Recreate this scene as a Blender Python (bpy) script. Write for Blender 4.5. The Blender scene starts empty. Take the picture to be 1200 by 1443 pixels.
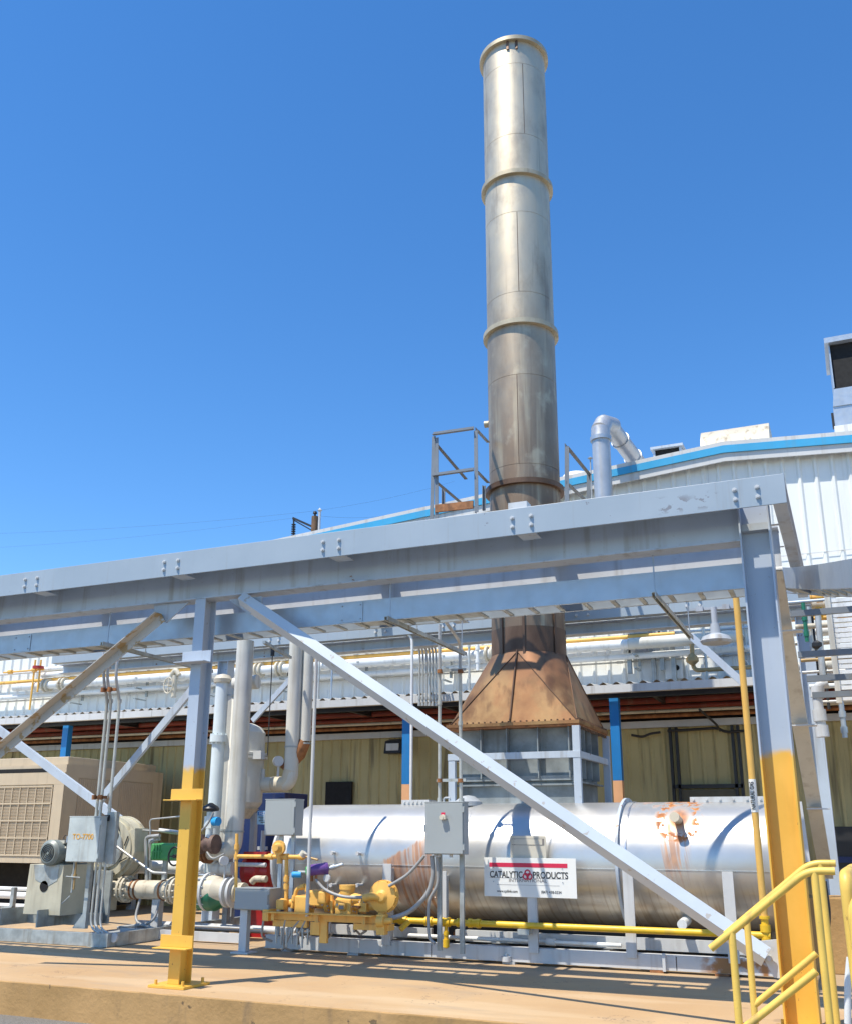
import bpy, math, random
from mathutils import Vector, Matrix
R = math.radians
random.seed(7)
S = bpy.context.scene
COL = S.collection
# ------------------------------------------------------------------ camera
CAMH, FPX, CXP, CYP = 1.35, 1366.0, 600.0, 772.0
def cam_axes(p, r, yw):
    f = Vector((-math.sin(yw)*math.cos(p), math.cos(yw)*math.cos(p), math.sin(p)))
    rt = Vector((math.cos(yw), math.sin(yw), 0)); up = rt.cross(f)
    return rt*math.cos(r) + up*math.sin(r), up*math.cos(r) - rt*math.sin(r), f
RT, UP, FW = cam_axes(R(16.5), R(0.26), R(23.45))
EYE = Vector((0, 0, CAMH))
cd = bpy.data.cameras.new('camera'); cam = bpy.data.objects.new('camera', cd); COL.objects.link(cam)
cd.sensor_fit = 'HORIZONTAL'; cd.sensor_width = 36; cd.lens = 36*FPX/1200
cd.shift_y = (CYP-721.5)/1200; cd.clip_start = .05; cd.clip_end = 3000
m3 = Matrix((RT, UP, -FW)).transposed()
cam.matrix_world = Matrix.Translation(EYE) @ m3.to_4x4()
S.camera = cam
def at(px, py, y=None, x=None, z=None):
    """the point of the place seen at a photo position, at a known depth y (or on a plane x or z)"""
    d = RT*((px-CXP)/FPX) - UP*((py-CYP)/FPX) + FW
    if y is not None: t = y/d.y
    elif x is not None: t = x/d.x
    else: t = (z-CAMH)/d.z
    return EYE + d*t
# ------------------------------------------------------------------ light
SUN_EL, SUN_DIR = R(63), Vector((0.51, 0.86))
W = bpy.data.worlds.new('World'); S.world = W; W.use_nodes = True
nt = W.node_tree; sky = nt.nodes.new('ShaderNodeTexSky'); sky.sky_type = 'NISHITA'
sky.sun_disc = False; sky.sun_elevation = SUN_EL; sky.sun_rotation = math.atan2(-SUN_DIR.x, -SUN_DIR.y)
sky.air_density = 1.0; sky.dust_density = 0; sky.ozone_density = 4; sky.altitude = 300
hs_ = nt.nodes.new('ShaderNodeHueSaturation'); hs_.inputs['Saturation'].default_value = 1.24; hs_.inputs['Hue'].default_value = .502; hs_.inputs['Value'].default_value = 1.32
nt.links.new(sky.outputs[0], hs_.inputs['Color']); nt.links.new(hs_.outputs[0], nt.nodes['Background'].inputs[0]); nt.nodes['Background'].inputs[1].default_value = .122
sd = bpy.data.lights.new('sun', 'SUN'); sd.energy = 4.15; sd.angle = R(.5); sd.color = (1, .93, .81)
so = bpy.data.objects.new('sun', sd); COL.objects.link(so); so.location = (-10, -15, 30)
h = SUN_DIR.normalized(); ldir = Vector((h.x*math.cos(SUN_EL), h.y*math.cos(SUN_EL), -math.sin(SUN_EL)))
so.rotation_euler = ldir.to_track_quat('-Z', 'Y').to_euler()
S.view_settings.view_transform = 'Standard'; S.view_settings.look = 'None'; S.view_settings.exposure = .5
S.view_settings.gamma = 1
S.render.engine = 'CYCLES'; S.cycles.max_bounces = 8
# ------------------------------------------------------------------ node maths
class E:
    def __init__(s, nt, sock): s.nt, s.k = nt, sock
    def op(s, o, *a):
        n = s.nt.nodes.new('ShaderNodeMath'); n.operation = o
        for i, v in enumerate((s,)+a):
            if isinstance(v, E): s.nt.links.new(v.k, n.inputs[i])
            else: n.inputs[i].default_value = v
        return E(s.nt, n.outputs[0])
    def __add__(s, o): return s.op('ADD', o)
    def __sub__(s, o): return s.op('SUBTRACT', o)
    def __mul__(s, o): return s.op('MULTIPLY', o)
    def __truediv__(s, o): return s.op('DIVIDE', o)
    def pw(s, o): return s.op('POWER', o)
    def ab(s): return s.op('ABSOLUTE')
    def mx(s, o): return s.op('MAXIMUM', o)
    def mn(s, o): return s.op('MINIMUM', o)
    def ss(s, a, b):
        n = s.nt.nodes.new('ShaderNodeMapRange'); n.interpolation_type = 'SMOOTHSTEP'
        flip = a > b
        n.inputs[1].default_value, n.inputs[2].default_value = (b, a) if flip else (a, b)
        n.inputs[3].default_value, n.inputs[4].default_value = (1, 0) if flip else (0, 1)
        s.nt.links.new(s.k, n.inputs[0]); return E(s.nt, n.outputs[0])
class MT:
    """a Principled material put together from world-position noise"""
    def __init__(s, name, rough=.5, metal=0.0):
        s.m = bpy.data.materials.new(name); s.m.use_nodes = True; s.nt = s.m.node_tree
        s.b = s.nt.nodes['Principled BSDF']; s.b.inputs['Roughness'].default_value = rough; s.b.inputs['Metallic'].default_value = metal
        g = s.nt.nodes.new('ShaderNodeNewGeometry'); s.pos = g.outputs['Position']
        sp = s.nt.nodes.new('ShaderNodeSeparateXYZ'); s.nt.links.new(s.pos, sp.inputs[0])
        s.x, s.y, s.z = (E(s.nt, sp.outputs[i]) for i in range(3))
        sn = s.nt.nodes.new('ShaderNodeSeparateXYZ'); s.nt.links.new(g.outputs['Normal'], sn.inputs[0])
        s.nz = E(s.nt, sn.outputs[2])
    def noise(s, sc, det=4, scale=(1, 1, 1), rough=.55, off=0):
        mp = s.nt.nodes.new('ShaderNodeMapping'); mp.inputs['Scale'].default_value = scale; mp.inputs['Location'].default_value = (off, off, off)
        s.nt.links.new(s.pos, mp.inputs[0]); n = s.nt.nodes.new('ShaderNodeTexNoise')
        n.inputs['Scale'].default_value = sc; n.inputs['Detail'].default_value = det; n.inputs['Roughness'].default_value = rough
        s.nt.links.new(mp.outputs[0], n.inputs['Vector']); return E(s.nt, n.outputs[0])
    def mix(s, f, a, b):
        n = s.nt.nodes.new('ShaderNodeMix'); n.data_type = 'RGBA'
        if isinstance(f, E): s.nt.links.new(f.k, n.inputs[0])
        else: n.inputs[0].default_value = f
        for i, c in ((6, a), (7, b)):
            if isinstance(c, tuple): n.inputs[i].default_value = (*c, 1)
            else: s.nt.links.new(c, n.inputs[i])
        return n.outputs[2]
    def color(s, c):
        if isinstance(c, tuple): s.b.inputs['Base Color'].default_value = (*c, 1)
        else: s.nt.links.new(c, s.b.inputs['Base Color'])
    def put(s, inp, e): s.nt.links.new(e.k, s.b.inputs[inp])
    def bump(s, e, strength=.3, dist=.01):
        n = s.nt.nodes.new('ShaderNodeBump'); n.inputs['Strength'].default_value = strength; n.inputs['Distance'].default_value = dist
        s.nt.links.new(e.k, n.inputs['Height']); s.nt.links.new(n.outputs[0], s.b.inputs['Normal'])
def mul(c, k): return tuple(min(1, v*k) for v in c)
def paint(name, col, rough=.45, metal=0, var=.1, vs=2.5, streak=.15, grime=(.2, .15, .09), rust=0, bump=.0, coat=0):
    t = MT(name, rough, metal)
    c = t.mix(t.noise(vs, 5).ss(.3, .7), mul(col, 1-var), mul(col, 1+var))
    if streak:
        c = t.mix(t.noise(9, 3, (1, 1, .07), off=3).ss(.52, .8)*streak*2, c, grime)
        c = t.mix(t.noise(30, 4, off=5).ss(.6, .8)*streak, c, grime)
    if rust: c = t.mix(t.noise(5, 6, off=9).ss(.74-rust, .78-rust), c, (.23, .09, .035))
    t.color(c)
    t.put('Roughness', t.noise(vs*3, 4, off=2)*.3+(rough-.15))
    if bump: t.bump(t.noise(40, 4), bump, .004)
    return t.m
# ------------------------------------------------------------------ mesh builder
def V(*a): return Vector(a) if len(a) == 3 else Vector(a[0])
def frame(d, side=None):
    d = d.normalized()
    if side is None: side = Vector((0, 0, 1)) if abs(d.z) < .9 else Vector((1, 0, 0))
    side = Vector(side); a = (side - d*side.dot(d)).normalized(); return a, d.cross(a)
def bend(pts, r, n=6):
    pts = [V(p) for p in pts]; out = [pts[0]]
    for i in range(1, len(pts)-1):
        a, b, c = pts[i-1], pts[i], pts[i+1]; u, w = (a-b), (c-b)
        k = min(r, u.length*.49, w.length*.49); p, q = b+u.normalized()*k, b+w.normalized()*k
        for j in range(n+1):
            t = j/n; out.append(p*(1-t)**2 + b*2*t*(1-t) + q*t*t)
    return out+[pts[-1]]
class MB:
    def __init__(s): s.v, s.f, s.s = [], [], []
    def add(s, vs, fs, smooth=False):
        o = len(s.v); s.v += [V(p) for p in vs]
        for f in fs: s.f.append(tuple(i+o for i in f)); s.s.append(smooth)
        return s
    def box(s, a, b):
        x0, y0, z0 = (min(p, q) for p, q in zip(a, b)); x1, y1, z1 = (max(p, q) for p, q in zip(a, b))
        vs = [(x, y, z) for z in (z0, z1) for y in (y0, y1) for x in (x0, x1)]
        return s.add(vs, [(0, 2, 3, 1), (4, 5, 7, 6), (0, 1, 5, 4), (2, 6, 7, 3), (0, 4, 6, 2), (1, 3, 7, 5)])
    def bar(s, p0, p1, w, hh, side=None):
        return s.sweep([(-w/2, -hh/2), (w/2, -hh/2), (w/2, hh/2), (-w/2, hh/2)], p0, p1, side)
    def sweep(s, prof, p0, p1, side=None):
        p0, p1 = V(p0), V(p1); a, b = frame(p1-p0, side); n = len(prof)
        vs = [p0+a*x+b*y for x, y in prof]+[p1+a*x+b*y for x, y in prof]
        s.add(vs, [(i, (i+1) % n, (i+1) % n+n, i+n) for i in range(n)])
        o = len(s.v)-2*n
        s.f += [tuple(o+i for i in reversed(range(n))), tuple(o+n+i for i in range(n))]; s.s += [False, False]
        return s
    def prism(s, poly, thick):
        n = len(poly); t = V(thick); vs = [V(p) for p in poly]; vs += [p+t for p in vs]
        s.add(vs, [tuple(reversed(range(n))), tuple(range(n, 2*n))]+[(i, (i+1) % n, (i+1) % n+n, i+n) for i in range(n)])
        return s
    def tube(s, pts, r, n=12, caps=True, radii=None):
        pts = [V(p) for p in pts]; rings = []; a = None
        for i, p in enumerate(pts):
            d = (pts[min(i+1, len(pts)-1)]-pts[max(i-1, 0)]).normalized()
            if a is None: a, b = frame(d)
            else:
                a = (a-d*a.dot(d)).normalized(); b = d.cross(a)
            rr = radii[i] if radii else r
            rings.append([p+(a*math.cos(2*math.pi*k/n)+b*math.sin(2*math.pi*k/n))*rr for k in range(n)])
        fs = [(i*n+k, i*n+(k+1) % n, (i+1)*n+(k+1) % n, (i+1)*n+k) for i in range(len(pts)-1) for k in range(n)]
        s.add([v for g in rings for v in g], fs, True)
        if caps: s.add(rings[0], [tuple(reversed(range(n)))]); s.add(rings[-1], [tuple(range(n))])
        return s
    def cyl(s, p0, p1, r, r1=None, n=20): return s.lathe(p0, p1, [(0, r), (1, r if r1 is None else r1)], n)
    def lathe(s, p0, p1, prof, n=24, caps=True, hard=True):
        """prof: (fraction of the way p0>p1, radius)"""
        p0, p1 = V(p0), V(p1); d = p1-p0; a, b = frame(d)
        def ring(t, r): return [p0+d*t+(a*math.cos(2*math.pi*k/n)+b*math.sin(2*math.pi*k/n))*r for k in range(n)]
        for (t0, r0), (t1, r1) in zip(prof, prof[1:]):
            s.add(ring(t0, r0)+ring(t1, r1), [(k, (k+1) % n, (k+1) % n+n, k+n) for k in range(n)], True)
        if caps:
            if prof[0][1] > 1e-5: s.add(ring(*prof[0]), [tuple(reversed(range(n)))])
            if prof[-1][1] > 1e-5: s.add(ring(*prof[-1]), [tuple(range(n))])
        return s
    def build(s, name, mat, parent=None, bevel=0, label=None):
        xs = [(min(v[i] for v in s.v)+max(v[i] for v in s.v))/2 for i in range(3)]; c = V(*xs)
        me = bpy.data.meshes.new(name); me.from_pydata([v-c for v in s.v], [], s.f)
        me.polygons.foreach_set('use_smooth', s.s); me.materials.append(mat); me.update()
        o = bpy.data.objects.new(name, me); COL.objects.link(o); WL[o.name] = c
        if parent: o.parent = parent; o.location = c-WL[parent.name]
        else: o.location = c
        if bevel:
            b = o.modifiers.new('bevel', 'BEVEL'); b.width = bevel; b.segments = 2; b.limit_method = 'ANGLE'; b.angle_limit = R(40)
        if label: o['label'] = label
        return o
WL = {}
def thing(name, label, cat, loc, group=None):
    o = bpy.data.objects.new(name, None); COL.objects.link(o); o.location = loc; WL[o.name] = V(loc); o.empty_display_size = .1
    o['label'] = label; o['category'] = cat
    if group: o['group'] = group
    return o
def tag(o, label, cat, group=None):
    o['label'] = label; o['category'] = cat
    if group: o['group'] = group
    return o
def struct(o, kind='structure'): o['kind'] = kind; return o
def PI_(hh, bf, tw, tf):   # I section: height along side
    H, B, w = hh/2, bf/2, tw/2
    return [(-H, -B), (-H, B), (-H+tf, B), (-H+tf, w), (H-tf, w), (H-tf, B), (H, B), (H, -B), (H-tf, -B), (H-tf, -w), (-H+tf, -w), (-H+tf, -B)][::-1]
def PC_(hh, b, t):         # channel: web at y=0, flanges to +y
    H = hh/2
    return [(-H, 0), (-H, b), (-H+t, b), (-H+t, t), (H-t, t), (H-t, b), (H, b), (H, 0)][::-1]
def PL_(a, b, t): return [(0, 0), (0, b), (t, b), (t, t), (a, t), (a, 0)][::-1]
def text(s, size, loc, mat, parent, xdir=(1, 0, 0), ydir=(0, 0, 1), extr=.002, align='CENTER', width=None, name='lettering', bold=0):
    cu = bpy.data.curves.new(name, 'FONT'); cu.body = s; cu.size = size; cu.extrude = extr; cu.align_x = align; cu.align_y = 'CENTER'; cu.offset = bold
    ob = bpy.data.objects.new(name, cu); COL.objects.link(ob)
    bpy.context.view_layer.update()
    me = bpy.data.meshes.new_from_object(ob.evaluated_get(bpy.context.evaluated_depsgraph_get()))
    bpy.data.objects.remove(ob)
    X, Y = V(xdir).normalized(), V(ydir).normalized(); Z = X.cross(Y)
    ws = [v.co.x for v in me.vertices]; k = width/(max(ws)-min(ws)) if width else 1
    for v in me.vertices: v.co = X*v.co.x*k+Y*v.co.y+Z*v.co.z
    me.materials.append(mat); o = bpy.data.objects.new(name, me); COL.objects.link(o); WL[o.name] = V(loc)
    o.parent = parent; o.location = V(loc)-WL[parent.name]; return o
def bolt(p, n, r, l, mat, parent, name='bolt'):
    return MB().cyl(p, V(p)+V(n)*l, r, n=6).build(name, mat, parent)
# ------------------------------------------------------------------ materials
STEEL = paint('grey_steel_paint', (.47, .535, .61), .45, 0, .06, 2, .25, rust=.05)
STEEL_D = paint('dull_steel_paint', (.40, .43, .46), .5, 0, .1, 3, .3)
PALE = paint('pale_grey_paint', (.55, .56, .56), .45, 0, .06, 3, .2)
CREAM = paint('cream_pipe_paint', (.58, .52, .40), .5, 0, .1, 3, .45, rust=.05)
WHITEP = paint('white_pipe_paint', (.74, .75, .73), .5, 0, .05, 3, .2)
CYAN = paint('pale_blue_pipe_paint', (.68, .75, .76), .45, 0, .05, 3, .1)
LAG = paint('grey_pipe_lagging', (.60, .585, .52), .55, 0, .07, 3, .2)
YEL = paint('yellow_paint', (.83, .465, .10), .45, 0, .07, 3, .25)
YELB = paint('bright_yellow_paint', (.78, .48, .02), .4, 0, .06, 4, .15)
YELR = paint('handrail_yellow_paint', (.80, .52, .10), .45, 0, .08, 4, .35, rust=.06)
BOX = paint('enclosure_grey_paint', (.34, .37, .375), .4, 0, .03, 2, .06)
GALV = paint('galvanised_steel', (.42, .475, .53), .42, .5, .05, 5, .08, (.3, .28, .24))
GALVD = paint('worn_galvanised_steel', (.40, .43, .42), .5, .35, .22, 6, .4)
COND = paint('conduit_steel', (.52, .51, .47), .4, .45, .1, 6, .2)
TAN = paint('tan_equipment_paint', (.58, .47, .32), .5, 0, .05, 2, .15)
TAND = paint('tan_grille_paint', (.54, .42, .28), .55, 0, .06, 5, .1)
BLUEP = paint('blue_post_paint', (.015, .19, .48), .45, 0, .06, 3, .1)
BLUET = paint('blue_roof_trim', (.05, .36, .62), .4, 0, .05, 2, .1)
NAVY = paint('navy_blue_paint', (.01, .025, .11), .4, 0, .1, 3, .1)
REDP = paint('red_paint', (.34, .01, .012), .4, 0, .08, 3, .15)
REDPIPE = paint('red_brown_pipe_paint', (.22, .035, .018), .5, 0, .2, 2, .3)
GREENP = paint('green_paint', (.08, .36, .12), .4, 0, .1, 5, .1)
GREEND = paint('dark_green_paint', (.02, .16, .09), .35, 0, .15, 5, .1)
RUST = paint('rusty_steel', (.30, .13, .05), .75, .1, .35, 9, .3, (.1, .04, .02))
BLACK = paint('black_paint', (.02, .02, .022), .45, 0, .1, 5, .0)
VOID = paint('opening_and_shade_black', (.008, .008, .008), .8, 0, .1, 5, .0)  # black for openings and for the painted dark under the canopy
MOTORG = paint('motor_grey_green_paint', (.23, .26, .24), .45, .1, .1, 6, .2)
PURPLE = paint('purple_paint', (.15, .07, .27), .35, 0, .2, 9, 0)
SKYB = paint('light_blue_plastic', (.03, .33, .70), .4, 0, .05, 5, 0)
BEIGEW = paint('beige_wall_panel', (.47, .40, .19), .6, 0, .12, .8, .35, (.05, .035, .015))
WHITEW = paint('white_wall_panel', (.80, .81, .77), .45, 0, .03, .6, .12, (.45, .4, .3))
GUTTER = paint('gutter_white_paint', (.60, .60, .58), .45, 0, .06, 1, .2)
ROOFS = paint('grey_roof_sheet', (.5, .5, .48), .5, .2, .1, 2, .3)
PLENUM = paint('weathered_plenum_steel', (.24, .27, .28), .55, .1, .3, 3, .4, (.1, .09, .07))
WOOD = paint('dark_pole_timber', (.14, .08, .045), .8, 0, .3, 3, .5)
SKIN = paint('white_sign_face', (.80, .80, .76), .4, 0, .02, 2, .03)
INK = paint('black_lettering', (.03, .03, .03), .5, 0, 0, 2, 0)
INKG = paint('grey_lettering', (.22, .20, .19), .5, 0, 0, 2, 0)
SIGNRED = paint('sign_red', (.62, .02, .07), .45, 0, .02, 2, .02)
SIGNBLUE = paint('sign_blue', (.04, .16, .42), .45, 0, .02, 2, .02)
ORANGEL = paint('orange_lettering', (.72, .38, .05), .5, 0, .1, 20, 0)
PEACH = paint('peach_post_paint', (.75, .40, .20), .5, 0, .05, 3, .1)
RUBBER = paint('black_cable_rubber', (.03, .03, .03), .6, 0, .1, 5, 0)
FLEX = paint('grey_flexible_conduit', (.33, .33, .32), .5, .1, .05, 9, .1)
ALU = paint('bright_aluminium', (.68, .69, .70), .3, .9, .1, 6, .1)
IVORY = paint('ivory_housing_paint', (.55, .51, .38), .5, 0, .08, 4, .35)
PLAST = paint('sun_faded_panel', (.60, .56, .46), .5, 0, .06, 5, .15)
BRASS = paint('brass_fitting', (.42, .28, .12), .5, .2, .15, 9, .1)

t = MT('two_tone_column_paint', .45)       # grey above, safety yellow below head height
edge = (t.z + t.noise(5, 4)*.16).ss(2.0, 2.07)
g = t.mix(t.noise(2, 5).ss(.3, .7), (.41, .46, .525), (.45, .50, .565))
yl = t.mix(t.noise(2.5, 5).ss(.3, .7), (.74, .42, .055), (.82, .475, .075))
c = t.mix(edge, yl, g)
c = t.mix(t.noise(9, 3, (1, 1, .08)).ss(.55, .8)*.3, c, (.2, .12, .05))
c = t.mix(t.noise(24, 4, off=4).ss(.68, .72)*.6, c, (.2, .1, .04)); t.color(c)
COLM = t.m

t = MT('peeling_fascia_paint', .42)         # grey paint flaking off in a few places
g = t.mix(t.noise(1.5, 5).ss(.3, .7), (.31, .37, .42), (.35, .41, .46))
g = t.mix(t.noise(22, 3, (1, 1, .05)).ss(.58, .8)*.3, g, (.25, .23, .2))
fl = (t.noise(16, 5, (.6, 1, 1)).ss(.55, .57))*((t.x+1.15).ab().ss(.22, .1).mx((t.x+.86).ab().ss(.12, .05)))*((t.z-3.93).ab().ss(.09, .03))
t.color(t.mix(fl.mx(t.noise(14, 4, off=8).ss(.74, .75)), g, (.22, .23, .25))); FASC = t.m

t = MT('clean_brace_paint', .32)           # brace: light grey, yellow-tan scuffs
g = t.mix(t.noise(2, 5).ss(.3, .7), (.50, .55, .60), (.56, .61, .65))
t.color(t.mix(t.noise(12, 5, (1, 1, 1), off=2).ss(.64, .67)*.5, g, (.35, .25, .12))); BRACE = t.m
t = MT('scuffed_brace_paint', .5)
g = t.mix(t.noise(2, 5).ss(.3, .7), (.48, .45, .40), (.56, .53, .47))
t.color(t.mix(t.noise(7, 5, off=6).ss(.55, .6)*.8, g, (.38, .24, .08))); BRACE2 = t.m

# aluminium clad tank: drip stains low down, rust round the nozzle and beside the flange
t = MT('tank_aluminium_cladding', .42, .72)
base = t.mix(t.noise(1.3, 5).ss(.3, .7), (.53, .53, .515), (.63, .625, .60))
base = t.mix(t.noise(3.2, 6, (1, 1, 1), off=3).ss(.5, .75)*.35, base, (.55, .50, .42))
xs = t.x + (t.z-.4)*.16 + t.noise(2.5, 2)*.03          # streaks lean a little
mp = t.nt.nodes.new('ShaderNodeCombineXYZ'); t.nt.links.new((xs*1.0).k, mp.inputs[0]); t.nt.links.new((t.z*.05).k, mp.inputs[2])
n = t.nt.nodes.new('ShaderNodeTexNoise'); n.inputs['Scale'].default_value = 26; n.inputs['Detail'].default_value = 3
t.nt.links.new(mp.outputs[0], n.inputs['Vector']); st = E(t.nt, n.outputs[0])
low = (t.z + t.noise(2, 3)*.25).ss(1.12, .62)
base = t.mix((st.ss(.5, .66)*low*.5), base, (.20, .13, .07))
base = t.mix(low*.35, base, (.66, .55, .37))  # tan wash brightens the lower half in place of ground-reflected light
nx, nz = -1.83, 1.53                                    # rust ring and runs below the upper nozzle
d = ((t.x-nx).pw(2)+(t.z-nz).pw(2)).pw(.5)
ring = (d-.2).ab().ss(.09, .02)*t.noise(13, 5).ss(.47, .55)
halo = d.ss(.16, .05)*.9
runs = (t.x-nx+.04).ab().ss(.2, .06)*t.z.ss(.75, 1.1)*t.z.ss(1.53, 1.45)*st.ss(.46, .6)*.9
top = t.z.ss(1.6, 1.7)*((t.x+1.95).ab().ss(.55, .2))*t.noise(9, 5, off=2).ss(.5, .6)*.8
r1 = ring.mx(halo).mx(runs*.75).mx(top*.7)
xc = t.x + t.noise(3, 4)*.12-.06                        # the rusty patch left of the bolted flange
lim = ((t.x+5.32)*.5+1.06).mn(1.38)
pz = (lim-t.z+t.noise(20, 3, (1, 1, .1))*.12-.06)
pat = pz.ss(0, .04)*xc.ss(-5.33, -5.26)*xc.ss(-4.62, -4.7)*((t.z-(t.x*-.75-3.32)).ss(-.02, .06))
pat = pat*.8*((t.z+st*.5).ss(.55, 1.0)*.75+.2)*(st.ss(.3, .62)*.75+.25)
spot = (t.x+4.72).ab().ss(.1, .03)*t.noise(12, 4, off=7).ss(.52, .58)*t.z.ss(1.2, 1.3)
r2 = pat.mx(spot)
rc = t.mix(t.noise(14, 4, (1, 1, .3)).ss(.35, .65), (.28, .08, .012), (.56, .20, .022))
fin = t.mix((r1.mx(r2)*.95), base, rc); t.color(fin)
t.put('Metallic', (r1.mx(r2))*-.65+.72); t.put('Roughness', (r1.mx(r2))*.3+t.noise(6, 4)*.1+.33)
t.bump(t.noise(3, 3), .12, .02); TANK = t.m

# stack: bright stainless at the top, heat-browned towards the bottom
t = MT('heat_tinted_stack_steel', .5, .65)
u = (t.z + t.noise(2, 5, (1, 1, .5))*3.0-1.5).ss(5.0, 11.0)
c = t.mix(u, (.235, .16, .105), (.62, .54, .40))
c = t.mix(t.noise(1.8, 7, (1, 1, .5), .65).ss(.42, .66)*.45, c, (.21, .155, .11))
c = t.mix(t.noise(3.1, 6, (1, 1, .8), off=14).ss(.55, .72)*.55, c, (.62, .54, .38))
c = t.mix(t.noise(8, 4, (1, 1, .06), off=2).ss(.5, .75)*.5, c, (.60, .50, .34))
c = t.mix(t.noise(12, 4, (1, 1, .05), off=6).ss(.55, .8)*.5, c, (.17, .12, .09)); t.color(c)
t.put('Roughness', t.noise(5, 4)*.2+.40); t.bump(t.noise(2.5, 3), .16, .02); STACK = t.m
t = MT('copper_brown_hood_steel', .5, .45)
c = t.mix(t.noise(1.4, 6).ss(.35, .65), (.21, .105, .045), (.34, .195, .09))
c = t.mix(t.noise(7, 4, (1, 1, .1)).ss(.5, .75)*.6, c, (.11, .055, .03))
c = t.mix(t.noise(1.3, 6, off=17).ss(.5, .64)*.6, c, (.52, .33, .145))
c = t.mix(t.z.ss(3.1, 3.5)*.5, c, (.15, .07, .045))
c = t.mix(t.noise(2, 6, off=5).ss(.5, .62)*.5, c, (.40, .185, .08))
c = t.mix(t.noise(3, 6, (1, 1, .5), off=33).ss(.55, .66)*.6, c, (.13, .06, .03)); t.color(c); t.put('Roughness', t.noise(5, 4)*.3+.35); HOOD = t.m
t = MT('brown_stack_base_steel', .5, .5)
c = t.mix(t.noise(2, 6, (1, 1, .4)).ss(.35, .65), (.10, .058, .035), (.20, .12, .075)); t.color(c); STBASE = t.m

# ground
t = MT('orange_concrete_pad', .8)
c = t.mix(t.noise(.5, 6).ss(.3, .7), (.46, .29, .14), (.555, .375, .195))
c = t.mix(t.noise(2.3, 6, off=4).ss(.5, .75)*.5, c, (.42, .30, .18))
c = t.mix(t.noise(.9, 5, (.35, 1.6, 1), off=21).ss(.5, .62)*.4, c, (.62, .47, .29))
c = t.mix(t.noise(4.5, 5, off=30).ss(.66, .72)*.45, c, (.22, .14, .08))
c = t.mix(t.noise(1.1, 4, (.6, 2.2, 1), off=8).ss(.56, .72)*.45, c, (.33, .25, .17))
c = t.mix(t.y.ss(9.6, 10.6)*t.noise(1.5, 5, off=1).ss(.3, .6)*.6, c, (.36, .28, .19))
c = t.mix(t.noise(60, 4).ss(.6, .72)*.4, c, (.25, .18, .12))
c = t.mix(t.noise(11, 5, off=40).ss(.74, .77)*.35, c, (.2, .14, .09))
cr = t.noise(1.3, 6, off=12); c = t.mix((cr-.5).ab().ss(.004, .001)*t.noise(.7, 2).ss(.5, .58)*.6, c, (.15, .1, .07))
t.color(c); t.bump(t.noise(50, 5), .25, .004); PAD = t.m
t = MT('stained_concrete_kerb', .85)
c = t.mix(t.noise(1.4, 6).ss(.3, .7), (.36, .21, .075), (.49, .29, .115))
c = t.mix(t.noise(5, 4, (1, 1, .25), off=3).ss(.52, .72)*.5, c, (.13, .10, .07))
c = t.mix(t.noise(9, 5, off=5).ss(.68, .72)*.8, c, (.10, .07, .04))
c = t.mix(t.noise(40, 4).ss(.6, .75)*.4, c, (.5, .31, .13)); t.color(c); t.bump(t.noise(25, 6), .5, .012); KERB = t.m
t = MT('grey_asphalt', .9)
c = t.mix(t.noise(120, 3).ss(.4, .65), (.10, .095, .085), (.30, .28, .25)); c = t.mix(t.noise(1.5, 5).ss(.4, .7)*.4, c, (.14, .13, .11))
t.color(c); t.bump(t.noise(110, 3), .6, .01); ASPH = t.m
# ------------------------------------------------------------------ ground
struct(MB().add([(-900, -300, -.29), (900, -300, -.29), (900, 1500, -.29), (-900, 1500, -.29)], [(0, 1, 2, 3)]).build('road', ASPH))
pad = MB(); KY = 7.6
def ky(x): return KY+.006*math.sin(x*3.1)+.004*math.sin(x*11)
xs_ = [-40+i*.2 for i in range(260)]
pad.add([(x, ky(x), 0) for x in xs_]+[(x, 40, 0) for x in xs_], [(i, i+1, i+1+len(xs_), i+len(xs_)) for i in range(len(xs_)-1)])
struct(pad.build('concrete_pad', PAD))
kb = MB(); n = len(xs_)
kb.add([(x, ky(x), 0) for x in xs_]+[(x, ky(x)-.007-.003*math.sin(x*17), -.009) for x in xs_]+[(x, ky(x)-.010-.003*math.sin(x*1.7), -.31) for x in xs_],
       [(i+k*n, i+1+k*n, i+1+(k+1)*n, i+(k+1)*n) for k in (0, 1) for i in range(n-1)])
struct(kb.build('concrete_kerb', KERB))

# ------------------------------------------------------------------ buildings
WY = 16.5
def gable(x): return 7.84-.08*(-1.49-x) if x < -1.49 else 7.84-.069*(x+1.49)
def ribs(mb, x0, x1, zb, zt, y, pitch=.26, rw=.06, rd=.035):
    prof = []; x = x0
    while x < x1:
        prof += [(x, 0), (x+pitch-rw-.03, 0), (x+pitch-rw, -rd), (x+pitch-.03, -rd)]; x += pitch
    prof.append((x1, 0)); k = len(prof)
    vs = [(px_, y+py_, zb) for px_, py_ in prof]+[(px_, y+py_, zt(px_) if callable(zt) else zt) for px_, py_ in prof]
    mb.add(vs, [(i, i+1, i+1+k, i+k) for i in range(k-1)]); return mb
bld = thing('factory_building', 'white corrugated metal building with a low gable and blue roof trim', 'building', (-6, WY+6, 0))
ribs(MB(), -32, 10, 3.15, lambda x: gable(x)-.16, WY).build('wall', WHITEW, bld)
sb = MB()
for x in (-26.2, -20.1, -14, -7.9, -1.8, 4.3): sb.box((x-.004, WY-.006, 3.2), (x+.004, WY-.002, gable(x)-.2))
sb.box((-32, WY-.042, 5.79), (10, WY-.036, 5.80)); sb.build('panel_seam', GUTTER, bld)
ribs(MB(), -32, 10, 0, 3.15, WY-.1, .2, .04, .02).build('lower_wall', BEIGEW, bld)
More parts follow.
